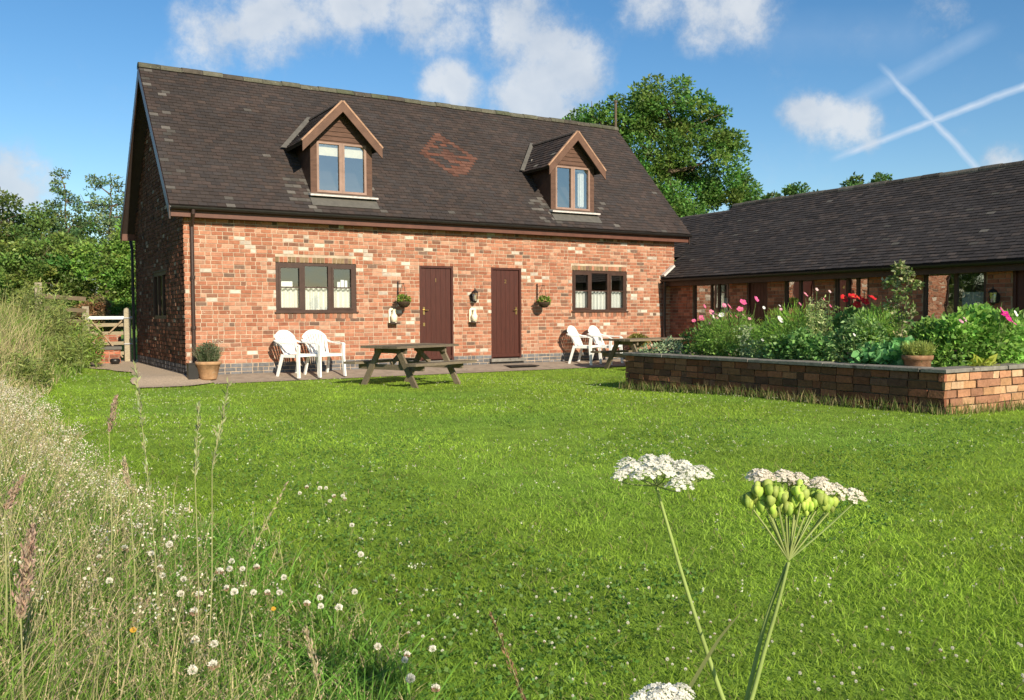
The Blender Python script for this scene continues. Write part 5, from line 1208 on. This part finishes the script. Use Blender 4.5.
def hogweed(label, stems, node, heads, seeds=(), fl=FL, leaf=None):
    g = Vector(stems[0][-1]); o = tag(empty('hogweed', g), label, 'wildflower'); node = Vector(node)-g
    mb = MB(); mb.tint = (.26, .33, .09)
    for s in stems:
        mb = MB(); mb.tint = (.26, .33, .09); pts = curve([Vector(p)-g for p in s]); k = len(pts); mb.tube(pts, [.0019+.0023*i/k for i in range(k)], 8); mb.build('stem', M['stem'], o, True)
    mb = MB()
    for c, r in heads:
        e = Vector(c)-g; m1 = node.lerp(e, .55)+Vector((0, 0, -.006)); mb.tint = (.24, .30, .10); mb.tube(curve([node, m1, e-Vector((0, 0, .008))], 4), .0011, 5, False)
        for k in range(9):
            a = k*.698; mb.tint = (.26, .32, .12); mb.tube([e-Vector((0, 0, .008)), e+Vector((math.cos(a)*r*.62, math.sin(a)*r*.62, -.001))], .0005, 4, False)
    for c, r in seeds:
        e = Vector(c)-g; mb.tint = (.27, .31, .10); mb.tube(curve([node, node.lerp(e, .5)+Vector((0, 0, -.004)), e-Vector((0, 0, .010))], 4), .0012, 5, False)
    mb.build('rays', M['stem'], o)
    for c, r in heads:
        h = MB(); floret_head(h, Vector(c)-g, r*1.12, int(34+r*2400), fl); h.build('umbellet', M['petal'], o)
    for c, r in seeds:
        sb = MB(); e = Vector(c)-g
        for k in range(11):
            d = Vector((random.gauss(0, 1), random.gauss(0, 1), random.gauss(.5, .6))).normalized(); p = e+d*r*random.uniform(.45, .95); sb.tint = lum(random.choice(((.34, .48, .07), (.31, .43, .07), (.38, .46, .09), (.30, .36, .08))), random.uniform(.7, 1.2)); L_ = r*random.uniform(.95, 1.25)
            u = Vector((0, 0, 1)); x_ = Vector((math.cos(k*1.3), math.sin(k*1.3), 0)); y_ = u.cross(x_)
            ring = [(0, -.5, 0), (.34, -.28, 1), (.50, .05, 1), (.40, .36, 1), (0, .5, 0)]
            vs = []; 
            for rr_, zz, _ in ring: vs += [p+(x_*math.cos(j*1.047)*rr_+y_*math.sin(j*1.047)*rr_*.62)*L_+u*zz*L_*1.15 for j in range(6)]
            sb.add(vs, [(i*6+j, i*6+(j+1) % 6, (i+1)*6+(j+1) % 6, (i+1)*6+j) for i in range(4) for j in range(6)])
        sb.build('seed_cluster', M['stem'], o, True)
    if leaf:
        for pts, w in leaf:
            lb = MB(); P_ = curve([Vector(p)-g for p in pts], 6); k = len(P_); lb.tint = (.20, .22, .08)
            vs = []
            for i, p in enumerate(P_):
                d = (P_[min(i+1, k-1)]-P_[max(i-1, 0)]).normalized(); s = d.cross(fw).normalized()*w*math.sin(math.pi*min(1, (i+.6)/k))**.8; q = fw*-.25*s.length; vs += [p-s+q, p, p+s+q]
            lb.add(vs, [f for i in range(k-1) for f in ((3*i, 3*i+1, 3*i+4, 3*i+3), (3*i+1, 3*i+2, 3*i+5, 3*i+4))]); lb.build('leaf', M['leaf'], o)
    return o
def disc(c, R_, n, rr, tilt=(0, 0)):
    c = Vector(c); out = []
    for i in range(n):
        q = R_*math.sqrt((i+.35)/n); a = i*2.39996+.7; out.append((c+Vector((q*math.cos(a), q*math.sin(a), -.30*q*q/R_+tilt[0]*q*math.cos(a)+tilt[1]*q*math.sin(a)+random.uniform(-.003, .003))), rr*random.uniform(.85, 1.15)))
    return out
hogweed('flat white hogweed head on one curved stem, left of the seeding one', [[(-2.545, -15.877, .846), (-2.533, -15.886, .794), (-2.518, -15.899, .726), (-2.498, -15.915, .645), (-2.477, -15.932, .564), (-2.452, -15.951, .482), (-2.393, -15.996, .285), (-2.352, -16.03, .03)]],
        (-2.545, -15.877, .848), disc((-2.536, -15.881, .877), .062, 15, .0150, (-.06, .05)))
hogweed('hogweed with plump green seed clusters and a fringe of white flowers on the right', [[(-2.457, -16.028, .766), (-2.471, -16.023, .711), (-2.486, -16.016, .655), (-2.504, -16.008, .585), (-2.527, -15.997, .516), (-2.575, -15.976, .339), (-2.618, -15.959, .05)],
         [(-2.457, -16.026, .764), (-2.474, -16.009, .695), (-2.494, -16.001, .613), (-2.511, -15.994, .536), (-2.557, -15.975, .332), (-2.594, -15.961, .06)]],
        (-2.456, -16.027, .768), [((-2.477, -15.998, .870), .0125), ((-2.462, -15.990, .868), .014), ((-2.443, -16.005, .868), .0145), ((-2.425, -16.015, .864), .014), ((-2.407, -16.035, .860), .0145), ((-2.397, -16.050, .853), .0145), ((-2.384, -16.066, .846), .0155), ((-2.415, -15.99, .862), .013), ((-2.452, -15.97, .866), .013), ((-2.39, -16.02, .855), .012)],
        [((-2.493, -16.002, .842), .0125), ((-2.487, -16.012, .856), .012), ((-2.478, -16.010, .834), .0135), ((-2.466, -16.018, .846), .012), ((-2.460, -16.026, .834), .0125), ((-2.446, -16.028, .846), .012), ((-2.437, -16.037, .836), .012), ((-2.422, -16.044, .845), .0125), ((-2.412, -16.052, .838), .011), ((-2.474, -16.026, .848), .012), ((-2.45, -16.04, .852), .011), ((-2.43, -16.02, .853), .012)], (.88, .80, .66))
hogweed('low white hogweed head just showing at the bottom edge beside a brownish leaf', [[(-2.606, -15.969, .576), (-2.61, -15.962, .45), (-2.62, -15.95, .05)]], (-2.606, -15.969, .578), disc((-2.607, -15.967, .606), .036, 9, .0135),
        leaf=[([(-2.488, -15.978, .693), (-2.51, -15.965, .663), (-2.532, -15.953, .624), (-2.556, -15.941, .579), (-2.588, -15.924, .514), (-2.62, -15.93, .3)], .0026)])

# yellow hawkbits in the foreground grass
for x_, y_, z_, lb in ((-3.03, -14.62, .36, 'small yellow hawkbit flower in the meadow by the thick pinkish plume'), (-2.575, -14.17, .20, 'small yellow hawkbit flower among the clover heads')):
    o = tag(empty('hawkbit', (x_, y_, H(x_, y_))), lb, 'wildflower'); dz = z_-H(x_, y_)
    st = MB(); st.tint = (.2, .26, .07); st.tube([(0, 0, -.02), (.006, .004, dz*.5), (0, 0, dz)], [.0015, .0013, .001], 5); st.build('stem', M['stem'], o)
    hb = MB(); flower_mesh(hb, (0, 0, dz), .007, (.62, .36, .04), 11, (-.1, -.6, .8), .2, (.55, .3, .03)); hb.build('flower_head', M['petal'], o)
